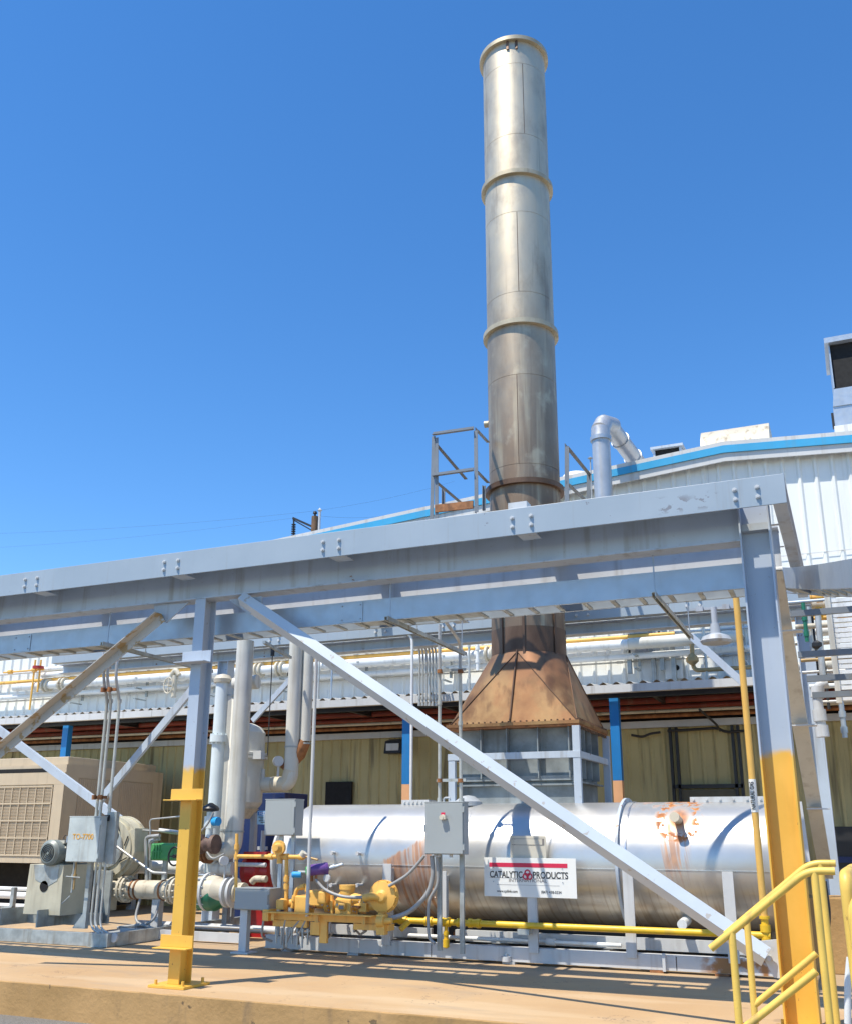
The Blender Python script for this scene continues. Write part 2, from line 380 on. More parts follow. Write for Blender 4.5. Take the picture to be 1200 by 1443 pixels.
MB().box((-32, WY, 0), (10, WY+.02, 3.1)).box((-32, WY+.05, 0), (-31.9, WY+14, 6)).box((9.9, WY+.05, 0), (10, WY+14, 6.9)).box((-31.9, WY+14, 0), (9.9, WY+14.1, 5.6)).build('side_wall', WHITEW, bld)
rf = MB()
for xa, xb in ((-32.2, -1.49), (-1.49, 10.2)):
    rf.prism([(xa, WY-.22, gable(xa)-.02), (xb, WY-.22, gable(xb)-.02), (xb, WY-.22, gable(xb)+.05), (xa, WY-.22, gable(xa)+.05)], (0, 15, 0))
rf.build('roof', GUTTER, bld)
tr = MB()
for xa, xb in ((-32.2, -1.49), (-1.49, 10.2)):
    tr.prism([(xa, WY-.225, gable(xa)-.155), (xb, WY-.225, gable(xb)-.155), (xb, WY-.225, gable(xb)-.022), (xa, WY-.225, gable(xa)-.022)], (0, .03, 0))
tr.build('roof_trim', BLUET, bld)
tr = MB()
for xa, xb in ((-32.2, -1.49), (-1.49, 10.2)):
    tr.prism([(xa, WY-.19, gable(xa)-.3), (xb, WY-.19, gable(xb)-.3), (xb, WY-.19, gable(xb)-.156), (xa, WY-.19, gable(xa)-.156)], (0, .03, 0))
tr.build('soffit', GUTTER, bld)
# openings in the shaded lower wall
o = at(476, 1115, y=16.3)
MB().box((o.x-.27, 16.32, o.z-.35), (o.x+.27, 16.38, o.z+.17)).build('opening', VOID, bld)
a, b = at(943, 1035, y=16.3), at(1031, 1035, y=16.3)
d = MB()
for x in (a.x, a.x+.1, b.x, b.x+.09): d.box((x-.02, 16.3, .0), (x+.025, 16.37, 3.05))
d.box((a.x, 16.3, 2.08), (b.x+.1, 16.36, 2.14)); d.build('door_frame', BLACK, bld)
dd = MB().box((a.x+.1, 16.33, 0), (b.x, 16.36, 2.06)); dd.build('door', paint('dark_door_paint', (.09, .08, .05), .6), bld)
MB().box((-32, WY-.2, 3.06), (10, WY-.13, 3.17)).build('sill_rail', PALE, bld)

can = thing('lean_to_canopy', 'long corrugated lean-to canopy with white gutter on blue posts', 'canopy', (-8, 15.7, 0))
GY = 15.0
cm = MB(); xs2 = [-30+i*.0345 for i in range(1130)]; n = len(xs2)
def wv(x): return .035*math.sin(x*2*math.pi/.207)
cm.add([(x, GY-.07, 3.605+wv(x)) for x in xs2]+[(x, WY-.15, 3.735+wv(x)) for x in xs2], [(i, i+1, i+1+n, i+n) for i in range(n-1)])
cm.build('roof_sheet', ROOFS, can)
g = MB()
x = -30.0
while x < 8.9:
    g.sweep([(0, 0), (.12, 0), (.12, .014), (.014, .014), (.014, .10), (.12, .10), (.12, .112), (0, .112)], (x, GY-.10, 3.455), (x+2.99, GY-.10, 3.455), (0, 0, 1)); x += 3.0
g.build('gutter', GUTTER, can)
MB().box((-30, GY+.03, 3.40), (8.9, GY+.10, 3.54)).build('eave_beam', BLACK, can)
for i in range(22): MB().box((-29+i*1.75, GY+.1, 3.40), (-28.93+i*1.75, WY-.2, 3.5)).build('rafter', BLACK, can)
MB().box((-30, WY-.14, 3.18), (8.9, WY-.06, 3.69)).build('painted_shade_board', VOID, can)  # black board painted in for the deep shade under the canopy roof
PZ = at(870, 1100, y=GY).z
for px_, lab in ((93, 0), (574, 1), (868, 2), (1215, 3)):
    p = at(px_, 1050, y=GY+.06); x = p.x
    if lab == 3: x = -3.34+3.6
    MB().box((x-.07, GY, PZ), (x+.07, GY+.13, 3.398)).build('post', BLUEP, can)
    MB().box((x-.07, GY, 0), (x+.07, GY+.13, PZ-.002)).build('post', PEACH, can, label='peach painted lower end of a blue post')
# ------------------------------------------------------------------ steel pipe rack
rack = thing('steel_pipe_rack', 'large grey painted steel pipe rack frame with yellow column bottoms across the front', 'pipe rack', (-5.95, 8.03, 0))
def chan(mb, p0, p1, hh, b, t, flip=1):
    return mb.sweep([(x, -flip*y) for x, y in PC_(hh, b, t)], p0, p1, (0, 0, 1))
fas = MB().sweep([(-.1215, 0), (-.1215, -.014), (.1075, -.014), (.1075, -.15), (.1215, -.15), (.1215, 0)], (-13, 7.62, 3.952), (-.262, 7.62, 3.952), (0, 0, 1)).build('fascia_plate', FASC, rack, .003)
XB = [-11.65, -9.8, -7.95, -6.1, -4.27, -2.41, -.555]
for x in XB:
    for dx in (-.085, .085):
        for z in (3.905, 3.985):
            m = MB().cyl((x+dx, 7.62, z), (x+dx, 7.604, z), .019, n=6).cyl((x+dx, 7.6035, z), (x+dx, 7.594, z), .011, n=10)
            m.build('bolt', PALE, fas)
IB = PI_(.40, .2, .008, .012)
MB().sweep(IB, (-13, 8.03, 3.855), (-.662, 8.03, 3.855), (0, 0, 1)).build('main_beam', STEEL, rack)
MB().sweep(IB, (-13, 8.82, 3.785), (-.40, 8.82, 3.785), (0, 0, 1)).build('main_beam', PALE, rack)
for x in XB[:-1]:
    MB().sweep(PI_(.185, .17, .007, .01), (x, 7.636, 3.96), (x, 7.928, 3.96), (0, 0, 1)).sweep(PI_(.185, .17, .007, .01), (x, 8.132, 3.96), (x, 11.0 if abs(x+4.27) < .1 else 9.6, 3.96), (0, 0, 1)).build('cross_beam', STEEL, rack)
MB().sweep(PI_(.235, .10, .007, .01), (-.315, 7.636, 3.951), (-.315, 11.0, 3.951), (0, 0, 1)).build('end_beam', STEEL, rack)
for x in (-.47, ):
    MB().box((x-.12, 8.2, 3.842), (x+.13, 8.24, 3.846)).box((x-.1, 8.9, 3.842), (x+.1, 8.93, 3.846)).build('clip_plate', PALE, rack)
for x0, x1, y1 in ((-2.38, -.8, 11.1),):
    MB().bar((x0, 9.58, 3.99), (x1, y1, 3.99), .12, .06, (0, 0, 1)).build('plan_brace', STEEL, rack)
# columns
def column(x, y, zt, depth_axis, dpt, bf):
    side = (0, 1, 0) if depth_axis == 'y' else (1, 0, 0)
    c = MB().sweep(PI_(dpt, bf, .01, .014), (x, y, .026), (x, y, zt), side).build('column', COLM, rack, .002)
    MB().box((x-.2, y-.2, 0.001), (x+.2, y+.2, .025)).build('base_plate', COLM, c, .003)
    for dx in (-.15, .15):
        for dy in (-.15, .15): MB().cyl((x+dx, y+dy, .025), (x+dx, y+dy, .065), .014, n=8).build('anchor_bolt', COLM, c)
    return c
MB().box((-13, 7.82, 4.043), (-.664, 7.929, 4.053)).build('added_sun_blocker', STEEL, rack)  # added plate, hidden behind the fascia, keeps sun off the beam web
cl = column(-5.945, 8.03, 3.653, 'y', .19, .125)
cr = column(-.54, 8.05, 4.05, 'x', .24, .25)
cl2 = column(-11.2, 8.03, 3.653, 'y', .19, .125)
# stiffener plate, bolts at the column top
MB().prism([(-.655, 7.962, 3.74), (-.425, 7.962, 3.74), (-.425, 7.962, 3.80), (-.655, 7.962, 3.80)], (0, .17, 0)).build('stiffener_plate', STEEL_D, cr)
for zz in (3.4, 3.46, 3.52, 3.58):
    bolt((-5.935, 7.99, zz), (1, 0, 0), .016, .02, STEEL_D, cl)
# angle brackets round the left column
def bracket(px0, px1, py_t, py_b, lip, mat):
    a, b = at(px0, py_b, y=7.925), at(px1, py_b, y=7.925); zt = at((px0+px1)/2, py_t, y=7.925).z; z = (a.z+b.z)/2
    MB().box((a.x, 7.918, z), (b.x, 7.931, zt)).box((a.x-.012, 7.918-lip, z-.011), (b.x+.002, 7.931, z-.001)).build('angle_bracket', mat, cl, .002)
bracket(241, 286, 1112, 1127, .10, COLM); bracket(226, 271.5, 1318, 1335, .10, COLM); bracket(257, 297, 918, 934, .12, COLM)
# diagonal braces: an angle with one leg on top reaching forward
def brace(p0, p1, y, mat, w=.095, t=.01, top=.12):
    p0, p1 = V(p0.x, y, p0.z), V(p1.x, y, p1.z); d = (p1-p0).normalized(); dn = V(d.z, 0, -d.x)
    if dn.z > 0: dn = -dn
    m = MB(); f = V(0, -1, 0)
    prof = [(0, 0), (w, 0), (w, t), (t, t), (t, top), (0, top)]
    vs = [p0+dn*a+f*b for a, b in prof]+[p1+dn*a+f*b for a, b in prof]
    n = 6; m.add(vs, [tuple(range(n)), tuple(range(2*n-1, n-1, -1))]+[(i, i+n, (i+1) % n+n, (i+1) % n) for i in range(n)])
    return m.build('diagonal_brace', mat, rack, .002), d, dn
b1, d1, n1 = brace(at(-40, 1090, y=7.97), at(228, 865, y=7.97), 7.97, BRACE2)
q0, q1 = at(338, 844, y=7.93), at(1078, 1351, y=7.93); q0.y = q1.y = 7.93     # this one is an angle with its heel towards the road
dd = (q1-q0).normalized(); dn = V(dd.z, 0, -dd.x); dn = dn if dn.z < 0 else -dn
prof = [(-.085, .0), (0, .035), (.075, -.075), (.067, -.080), (-.003, .022), (-.082, -.011)]
vs = [q0+dn*a-V(0, b, 0) for a, b in prof]+[q1+dn*a-V(0, b, 0) for a, b in prof]
MB().add(vs, [tuple(range(6)), tuple(range(11, 5, -1))]+[(i, i+6, (i+1) % 6+6, (i+1) % 6) for i in range(6)]).build('diagonal_brace', BRACE, rack, .002)
def gusset(poly, y, mat=STEEL_D, t=.012): return MB().prism([V(p.x, y, p.z) for p in poly], (0, t, 0)).build('gusset_plate', mat, rack, .001)
P8 = lambda x, y_: at(x, y_, y=7.985)
gusset([P8(217, 852), P8(266, 849), P8(234, 878), P8(217, 870)], 7.985)
gusset([P8(322, 845), P8(369, 840), P8(369, 853), P8(352, 866)], 7.985)
gusset([P8(1062, 1327), P8(1094, 1324), P8(1103, 1380), P8(1090, 1378)], 7.985, PALE)
for px_, py_ in ((342, 851), (350, 857), (1065, 1336), (1079, 1351)):
    p = at(px_+4, py_, y=7.95); bolt((p.x, 7.985, p.z), (0, -1, 0), .02, .04, PALE, rack)
# rear row of the rack
for zc, yy, h_ in ((4.38, 13.15, .235),):
    fr = chan(MB(), (-13, yy, zc), (-.3, yy, zc), h_, .15, .012).build('fascia_channel', FASC, rack, .003)
    for x in (-8.35, -6.45, -5.34, -3.3, -1.77):
        for dx in (-.085, .085):
            for z in (4.335, 4.42): MB().cyl((x+dx, yy, z), (x+dx, yy-.03, z), .02, n=6).build('bolt', PALE, fr)
MB().sweep(PI_(.16, .2, .008, .012), (-13, 13.45, 4.19), (-.3, 13.45, 4.19), (0, 0, 1)).build('main_beam', STEEL, rack)
xr = at(1127, 900, y=13.4).x+.06; xl_ = at(315, 960, y=13.4).x
for x in (xr, xl_):
    c = MB().sweep(PI_(.2, .2, .01, .014), (x, 13.45, .026), (x, 13.45, 4.108), (1, 0, 0)).build('column', STEEL, rack, .002)
    MB().box((x-.2, 13.25, .001), (x+.2, 13.65, .025)).build('base_plate', STEEL, c)
def flat(p0, p1, w, t, mat=STEEL): return MB().bar(p0, p1, w, t, (p1-p0).cross(V(0, 1, 0))).build('diagonal_brace', mat, rack, .002)
flat(at(274, 968, y=11), at(140, 1130, y=11), .10, .05)
flat(at(-20, 1015, y=12.0), at(215, 1190, y=12.0), .13, .05)
flat(at(972, 896, y=12.8), at(1046, 962, y=12.8), .09, .04)
flat(at(356, 1016, y=12.9), at(410, 957, y=12.9), .08, .04)
flat(at(410, 950, y=12.9), at(432, 905, y=12.9), .08, .04)
# brace running back from the right front column, with stub brackets
pa, pb = V(-.47, 8.75, 3.6), V(-.45, 12.9, .9)
MB().bar(pa, pb, .15, .06, (1, 0, 0)).build('diagonal_brace', LAG, rack, .003)
for yy, zz in ((9.2, 3.12), (10.4, 2.40), (11.6, 1.63)):
    MB().box((-.53, yy-.05, zz), (-.30, yy+.08, zz+.012)).build('stub_bracket', PALE, rack)
# ------------------------------------------------------------------ cable trays hung under the rack
tr1 = thing('cable_tray', 'long galvanised ladder cable tray hung beneath the front beam of the rack', 'cable tray', (-6, 8.4, 3.33))
def trail(mb, p0, p1, flip): return mb.sweep([(x, flip*y) for x, y in PC_(.215, .03, .004)], p0, p1, (0, 0, 1))
trail(MB(), (-13, 8.25, 3.442), (-.68, 8.25, 3.442), -1).build('side_rail', GALV, tr1)
trail(MB(), (-13, 8.58, 3.442), (-.68, 8.58, 3.442), 1).build('side_rail', GALV, tr1)
rung = None
for i in range(49):
    x = -12.9+i*.252
    if rung is None: rung = MB().box((x-.02, 8.281, 3.337), (x+.02, 8.549, 3.352)).build('rung', GALVD, tr1)
    else:
        o = rung.copy(); COL.objects.link(o); o.location.x = rung.location.x+i*.252
for px_ in (38, 495):
    p = at(px_, 850, y=8.247)
    m = MB().box((p.x-.13, 8.243, 3.345), (p.x+.13, 8.2475, 3.535))
    for dx in (-.1, .1):
        for z in (3.37, 3.51): m.cyl((p.x+dx, 8.243, z), (p.x+dx, 8.233, z), .009, n=8)
    m.build('splice_plate', GALV, tr1)
MB().box((-4.4, 8.29, 3.353), (-3.1, 8.54, 3.358)).build('tray_plate', GALVD, tr1); MB().box((-8.6, 8.29, 3.353), (-6.9, 8.54, 3.358)).build('tray_plate', GALVD, tr1)
# tray bend at the right
tr2 = thing('cable_tray', 'short bright cable tray bending round behind the right yellow column', 'cable tray', tuple(at(1150, 820, y=8)))
pts = bend([at(1080, 799, y=9.7), at(1112, 800, y=9.4), at(1150, 796, y=7.9), at(1240, 780, y=6.2)], 2.5, 10)
m = MB()
for i, p in enumerate(pts): pass
up = [V(p.x, p.y, p.z) for p in pts]
vs = []; hgt = .20
for p in up: vs += [(p.x, p.y, p.z), (p.x, p.y, p.z-hgt), (p.x+.004, p.y+.03, p.z-hgt), (p.x+.004, p.y+.03, p.z)]
k = len(up); fs = []
for i in range(k-1):
    a = i*4
    fs += [(a, a+1, a+5, a+4), (a+1, a+2, a+6, a+5), (a+2, a+3, a+7, a+6), (a+3, a, a+4, a+7)]
m.add(vs, fs, False).build('side_rail', GALV, tr2)
v2 = [(x+.12, y+.30, z) for x, y, z in vs]; MB().add(v2, fs).build('side_rail', GALV, tr2)
for i in range(1, k-1, 2):
    p = up[i]; MB().bar((p.x+.01, p.y+.03, p.z-hgt+.02), (p.x+.12, p.y+.30, p.z-hgt+.02), .03, .015).build('rung', GALVD, tr2)
for i, (x, xl, lab, y1) in enumerate(((-1.395, 0, 'strut hanger on rods nearest the right yellow column', 10.05), (-3.875, 0, 'strut hanger on rods left of the brown stack', 10.05), (-7.24, 0, 'strut hanger on rods behind the scuffed left brace', 10.0))):
    hg = thing('strut_hanger', lab, 'hanger', (x, 8.05, 3.3), 'strut hangers under the rack')
    m = MB().sweep([(-.02, -.02), (.02, -.02), (.02, .02), (.012, .02), (.012, -.012), (-.012, -.012), (-.012, .02), (-.02, .02)], (x, 8.0, 3.295), (x, y1, 3.295), (1, 0, 0)).build('strut', GALVD, hg)
    for y, zt in ((8.09, 3.655), (8.72, 3.655), (9.95, 3.85)):
        MB().cyl((x+.0, y, 3.27), (x, y, zt), .006, n=8).cyl((x, y, 3.316), (x, y, 3.33), .014, n=6).build('hanger_rod', GALV, hg)
# ------------------------------------------------------------------ thermal oxidiser tank
TX0, TX1, TY, TZ, TR = -6.66, -.72, 11.65, 1.05, .672
tank = thing('oxidizer_tank', 'long horizontal silver clad tank with rust stains on a grey steel skid', 'tank', (-3.9, TY, 0))
MB().lathe((TX0, TY, TZ), (TX1, TY, TZ), [(0, TR*.55), (0.0005, TR*.97), (.003, TR), (.40, TR), (.401, TR-.002), (.402, TR), (.997, TR), (.9995, TR*.97), (1, TR*.5)], 96).build('shell', TANK, tank)
bn = MB().lathe((-2.50, TY, TZ), (-2.47, TY, TZ), [(0, TR+.002), (0, TR+.05), (1, TR+.05), (1, TR+.002)], 72, caps=False).build('flange_band', STEEL, tank)
MB().lathe((-2.40, TY, TZ), (-2.385, TY, TZ), [(0, TR), (0, TR+.012), (1, TR+.012), (1, TR)], 72, caps=False).build('flange_band', ALU, tank)
fb = MB().lathe((-4.66, TY, TZ), (-4.60, TY, TZ), [(0, TR), (0, TR+.035), (1, TR+.035), (1, TR)], 72, caps=False)
for k in range(40):
    a = k*2*math.pi/40; c = V(-4.66, TY+math.cos(a)*(TR+.018), TZ+math.sin(a)*(TR+.018)); fb.cyl(c, c+V(-.02, 0, 0), .011, n=6)
fb.build('bolted_flange', TANK, tank)
sm = MB().box((TX0+.02, TY-TR-.006, 1.0), (-2.52, TY-TR+.01, 1.004)).box((-2.38, TY-TR-.004, 1.0), (TX1-.02, TY-TR+.01, 1.006)); sm.build('cladding_seam', ALU, tank)
nz_ = MB().lathe((-1.83, 11.25, 1.50), (-1.83, 10.90, 1.545), [(0, .045), (.75, .045), (.75, .052), (1, .052), (1, .0)], 20).build('nozzle', CREAM, tank)
p = at(961, 1303, y=11.0); MB().lathe((p.x, 11.3, p.z+.02), (p.x, 10.97, p.z), [(0, .05), (1, .05), (1, 0)], 18).build('nozzle', WHITEP, tank)
for px_, py_ in ((475, 1202), (511, 1203), (474, 1247), (511, 1247)):
    p = at(px_, py_, y=11.05); MB().cyl((p.x, 11.3, p.z), (p.x, 10.93, p.z), .016, n=12).cyl((p.x, 10.93, p.z), (p.x, 10.90, p.z), .024, n=10).build('thermowell', PALE, tank)
# burner drum at the left end
bd = MB().lathe((-6.95, TY, TZ-.02), (TX0+.02, TY, TZ-.02), [(0, .0), (0, .55), (.1, .55), (.1, .47), (1, .47)], 48).build('burner_drum', PALE, tank)
m = MB()
for k in range(20):
    a = k*2*math.pi/20; c = V(-6.95, TY+math.cos(a)*.515, TZ-.02+math.sin(a)*.515); m.cyl(c, c+V(-.02, 0, 0), .013, n=6)
m.build('flange_bolts', PALE, bd)
# top fittings
for x0, x1, lab in ((-5.32, -4.95, 0), (-1.75, -.95, 1)):
    m = MB().box((x0, TY-.12, TZ+TR-.01), (x1, TY+.12, TZ+TR+.05))
    for k in range(6):
        x = x0+.04+k*(x1-x0-.08)/5; m.cyl((x, TY-.12, TZ+TR+.02), (x, TY-.14, TZ+TR+.02), .014, n=6)
    m.build('access_cover', PALE, tank)
m = MB().lathe((-4.43, TY-.1, TZ+TR-.03), (-4.43, TY-.1, TZ+TR+.10), [(0, .17), (.4, .17), (.9, .08), (1, 0)], 20); m.build('vent_cap', STEEL_D, tank)
# skid
sk = thing('tank_skid', 'grey steel skid frame with rusty right end carrying the silver tank', 'skid', (-4, 10.85, 0))
MB().sweep(PI_(.15, .10, .008, .012), (-6.82, 10.90, .10), (-.95, 10.90, .10), (0, 0, 1)).build('skid_beam', PALE, sk)
t = MT('rust_blotched_skid_paint', .5)
t.color(t.mix(t.noise(6, 5).ss(.42, .56)*(t.x.ss(-1.75, -1.5)), (.55, .56, .56), (.33, .15, .05))); SKR = t.m
MB().box((-6.80, 10.842, .028), (-4.62, 10.849, .172)).build('beam_face', PALE, sk); MB().box((-4.61, 10.842, .028), (-1.9, 10.849, .172)).build('beam_face', PALE, sk)
MB().box((-1.89, 10.842, .028), (-.95, 10.849, .172)).build('beam_face', SKR, sk, label='rust blotched end of the skid beam')
MB().sweep(PI_(.15, .10, .008, .012), (-6.82, 12.4, .10), (-.95, 12.4, .10), (0, 0, 1)).build('skid_beam', PALE, sk)
MB().box((-4.45, 11.15, .18), (-1.0, 11.21, .30)).build('upper_rail', PALE, sk)
MB().box((-6.2, 11.15, .19), (-4.75, 11.21, .30)).build('upper_rail', PALE, sk)
for x in (-6.6, -5.3, -4.0, -2.7, -1.3): MB().box((x-.05, 10.96, .03), (x+.05, 12.34, .16)).build('cross_member', STEEL_D, sk)
MB().box((-6.3, 11.5, .17), (-1.0, 12.3, .42)).build('under_tank_shade_block', BLACK, sk)  # added black block standing in for the darkness beneath the tank
for x, zt in ((-3.41, .75), (-2.345, 1.0), (-1.32, 1.0), (-4.48, .95), (-5.17, 1.02)):
    MB().box((x-.055, 10.815, .13), (x+.055, 10.838, zt)).box((x-.01, 10.838, .18), (x+.01, 11.0, zt-.05)).build('support_leg', PALE, sk, .002)
for x in (-3.7, -2.1, -1.45, -5.6, -6.5):
    MB().box((x-.07, 10.83, .001), (x+.07, 11.0, .024)).build('foot_pad', RUST if x > -2.2 else STEEL_D, sk)
MB().cyl((-3.72, 10.82, .03), (-3.72, 10.82, .08), .05, n=14).cyl((-3.72, 10.82, .08), (-3.72, 10.82, .11), .014, n=8).build('levelling_foot', PALE, sk)
MB().box((-2.03, 10.80, .02), (-2.0, 10.842, .19)).build('lifting_lug', PALE, sk)
lo = thing('drain_pipe', 'low white pipe running under the tank behind the skid legs', 'pipe', (-3, 11.0, .2), 'pipes under the tank')
MB().tube([(-5.0, 11.05, .225), (-2.5, 11.05, .225)], .022).cyl((-3.33, 11.05, .225), (-3.23, 11.05, .225), .04).build('pipe', WHITEP, lo)
lo = thing('drain_pipe', 'rusty brown pipe lying deep in the shade under the tank', 'pipe', (-3, 11.6, .15), 'pipes under the tank')
MB().tube([(-4.6, 11.5, .22), (-1.1, 11.5, .22)], .035).build('pipe', RUST, lo)
# ------------------------------------------------------------------ exhaust stack
SX, SY, SR = -3.835, 12.30, .493
stk = thing('exhaust_stack', 'tall round weathered steel exhaust stack on a copper brown hood above the tank', 'exhaust stack', (SX, SY, 1.6))
RZ = [5.954, 8.372, 10.875, 13.336]
def sect(z0, z1, r, mat, zs, seam_x):
    prof = [(0, r)]
    for z in zs: f = (z-z0)/(z1-z0); prof += [(f-.0012, r), (f-.0012, r-.006), (f+.0012, r-.006), (f+.0012, r)]
    prof.append((1, r))
    s_ = MB().lathe((SX, SY, z0), (SX, SY, z1), prof, 72, caps=False).build('stack_section', mat, stk)
    for (za, zb, ang) in seam_x:
        c = V(SX+math.sin(ang)*r, SY-math.cos(ang)*r, 0)
        MB().bar((c.x, c.y, za), (c.x, c.y, zb), .008, .004, (math.cos(ang), math.sin(ang), 0)).build('weld_seam', STBASE, s_)
A0 = math.atan2(-SX, SY)   # angle of the side facing the road
A0 = math.radians(17.3)
sect(3.409, 5.954, SR, STACK, [], [])
sect(5.954, 8.372, SR, STACK, [6.208, 7.549], [(6.208, 7.549, A0-.14)])
sect(8.372, 10.875, SR, STACK, [8.858, 10.199], [(8.869, 10.189, A0-.02)])
sect(10.875, 13.336, SR, STACK, [11.572, 12.882], [(11.583, 12.871, A0+.28)])
RIMM = paint('tan_rim_steel', (.46, .40, .28), .5, .4, .15, 3, .3)
for z in RZ:
    MB().lathe((SX, SY, z-.035), (SX, SY, z+.035), [(0, SR-.01), (0, SR+.058), (1, SR+.058), (1, SR-.01)], 72, caps=False).build('flange_ring', RIMM if z > 6 else STBASE, stk)
MB().lathe((SX, SY, 12.6), (SX, SY, 13.357), [(0, SR-.02), (1, SR-.02)], 48, caps=False).build('inner_wall', STBASE, stk)
a = A0-.25
for da in (-.18, .1):
    c = V(SX+math.sin(A0+da)*(SR+.006), SY-math.cos(A0+da)*(SR+.006), 0)
    MB().box((c.x-.018, c.y-.012, 13.146), (c.x+.018, c.y+.01, 13.299)).build('lifting_lug', STBASE, stk)
c = at(684, 598, y=12.25); MB().lathe((c.x-.02, 12.25, c.z), (c.x+.2, 12.27, c.z), [(0, 0), (0, .05), (.3, .05), (.3, .035), (.45, .035), (.45, .055), (.6, .055), (.6, .03), (1, .03)], 16).build('sample_port', RIMM, stk)
# square to round hood
HZ0, HZ1, hx0, hx1, hy0, hy1 = 2.691, 3.62, SX-.845, SX+.803, 11.59, 13.01
cor = [V(hx0, hy0, HZ0), V(hx1, hy0, HZ0), V(hx1, hy1, HZ0), V(hx0, hy1, HZ0)]
nq = 14; R1 = SR+.012
def rim(a): return V(SX+math.sin(a)*R1, SY-math.cos(a)*R1, HZ1)
angs = [-math.pi/2, 0, math.pi/2, math.pi]   # left, front, right, back mid points
for k, (c0, c1, am) in enumerate(((0, 1, 0), (1, 2, math.pi/2), (2, 3, math.pi), (3, 0, -math.pi/2))):
    m = MB().add([cor[c0], cor[c1], rim(am)], [(0, 1, 2)]); q = [rim(am+j*math.pi/2/nq) for j in range(nq+1)]
    m.add([cor[c1]]+q, [(0, i+2, i+1) for i in range(nq)], True); m.build('hood_panel', HOOD, stk)
MB().tube([rim(0)+V(0, -.01, .02), V(SX-.05, hy0-.006, HZ0+.03)], .012, 8).build('hood_seam', STBASE, stk)
m = MB()
for cc in cor[:2]: m.tube([rim(0)+V(0, -.004, 0), cc+V(0, -.004, .002)], .006, 6)
for cc in cor[1:3]: m.tube([rim(math.pi/2)+V(.004, 0, 0), cc+V(.004, 0, .002)], .006, 6)
m.build('weld_lines', STBASE, stk)
MB().lathe((SX, SY, 3.304), (SX, SY, HZ1+.34), [(0, SR*.8), (0.1, SR+.004), (1, SR+.004)], 72, caps=False).build('stack_base', STBASE, stk)
m = MB()
for ang in (A0-.12, A0+.75, A0-.75):
    c = V(SX+math.sin(ang)*(SR+.014), SY-math.cos(ang)*(SR+.014), 0); m.bar((c.x, c.y, 3.536), (c.x, c.y, 4.465), .03, .02, (math.cos(ang), math.sin(ang), 0))
m.build('stiffener_ribs', STBASE, stk)
fl = MB().box((hx0-.04, hy0-.05, HZ0-.04), (hx1+.04, hy1+.05, HZ0+.0)).build('hood_flange', HOOD, stk)
MB().box((hx0-.03, hy0-.04, HZ0-.065), (hx1+.03, hy1+.04, HZ0-.041)).build('flange_gasket', RUST, stk)
for i in range(22):
    x = hx0+i*(hx1-hx0)/21; MB().cyl((x, hy0-.025, HZ0), (x, hy0-.025, HZ0+.02), .012, n=6).build('flange_bolt', STBASE, stk)
for i in range(18):
    y = hy0+i*(hy1-hy0)/17; MB().cyl((hx1+.02, y, HZ0-.1), (hx1+.02, y, HZ0+.03), .012, n=6).build('flange_bolt', STBASE, stk)
# plenum box below
pl = MB().box((hx0+.10, hy0+.12, 1.25), (hx1-.10, hy1-.12, HZ0-.066)).build('plenum_box', PLENUM, stk)
m = MB()
for x in (-4.28, -3.94, -3.54, -3.15): m.box((x-.007, hy0+.02, 2.015), (x+.007, hy0+.119, HZ0-.067))
m.box((hx0+.06, hy0+.06, 1.989), (hx1-.06, hy0+.119, 2.047)).box((hx0+.06, hy0+.06, 1.931), (hx1-.06, hy0+.119, 1.952))
for y in (11.93, 12.25, 12.62): m.box((hx1-.099, y-.007, 2.015), (hx1-.0, y+.007, HZ0-.067))
m.box((hx1-.099, hy0+.06, 1.962), (hx1-.03, hy1-.06, 1.984)); m.build('plenum_ribs', PLENUM, pl)
MB().box((SX-.08, hy0+.10, 2.026), (SX+.04, hy0+.117, 2.047)).cyl((SX-.02, hy0+.12, 2.332), (SX-.02, hy0+.09, 2.332), .03, n=12).build('inspection_port', PLENUM, pl)
fm = MB()
zf = 2.285
for x, y, z1 in ((hx1-.01, hy0-.01, HZ0-.066), (hx0+.03, hy0-.01, zf-.041), (hx1+.01, hy1+.02, HZ0-.066), (hx0+.03, hy1+.02, HZ0-.066)): fm.box((x-.045, y-.03, 1.25), (x+.045, y+.03, z1))
fm.box((hx0-.02, hy0-.045, zf-.04), (hx1+.036, hy0+.015, zf+.04)).box((hx1-.02, hy0+.017, zf-.039), (hx1+.034, hy1+.05, zf+.039)).box((hx0-.02, hy0+.017, zf-.039), (hx0+.03, hy1+.05, zf+.039))
fm.build('support_frame', STEEL, stk, .002)
# access platform beside the stack
pf = thing('stack_access_rail', 'grey angle iron guard rail left of the stack with rusty bottom bar', 'guard rail', tuple(at(640, 725, y=11)))
RAILD = paint('dark_grey_rail_paint', (.17, .19, .21), .5, 0, .1, 3, .2)
def ang(name, a, b, w=.05, mat=STEEL_D, par=None): return MB().sweep(PL_(w, w, .008), a, b).build(name, mat, par)
G = lambda x, y_, Y=10.9: at(x, y_, y=Y)
for a, b in (((605, 735), (608, 615)), ((612, 735), (612, 617)), ((668, 722), (667, 607))): ang('post', G(*a), G(*b), .05, RAILD, pf)
for a, b in (((610, 614), (667, 606)), ((610, 672), (667, 664))): ang('rail', G(*a), G(*b), .05, RAILD, pf)
for a, b in (((669, 607), (685, 624)), ((669, 665), (685, 681)), ((612, 627), (654, 676)), ((612, 680), (650, 712))): ang('rail', at(*a, y=10.95), at(*b, y=11.9), .045, RAILD, pf)
ang('post', at(680, 685, y=11.9), at(680, 720, y=11.9), .04, RAILD, pf); ang('post', at(623, 690, y=11.9), at(623, 720, y=11.9), .04, RAILD, pf)
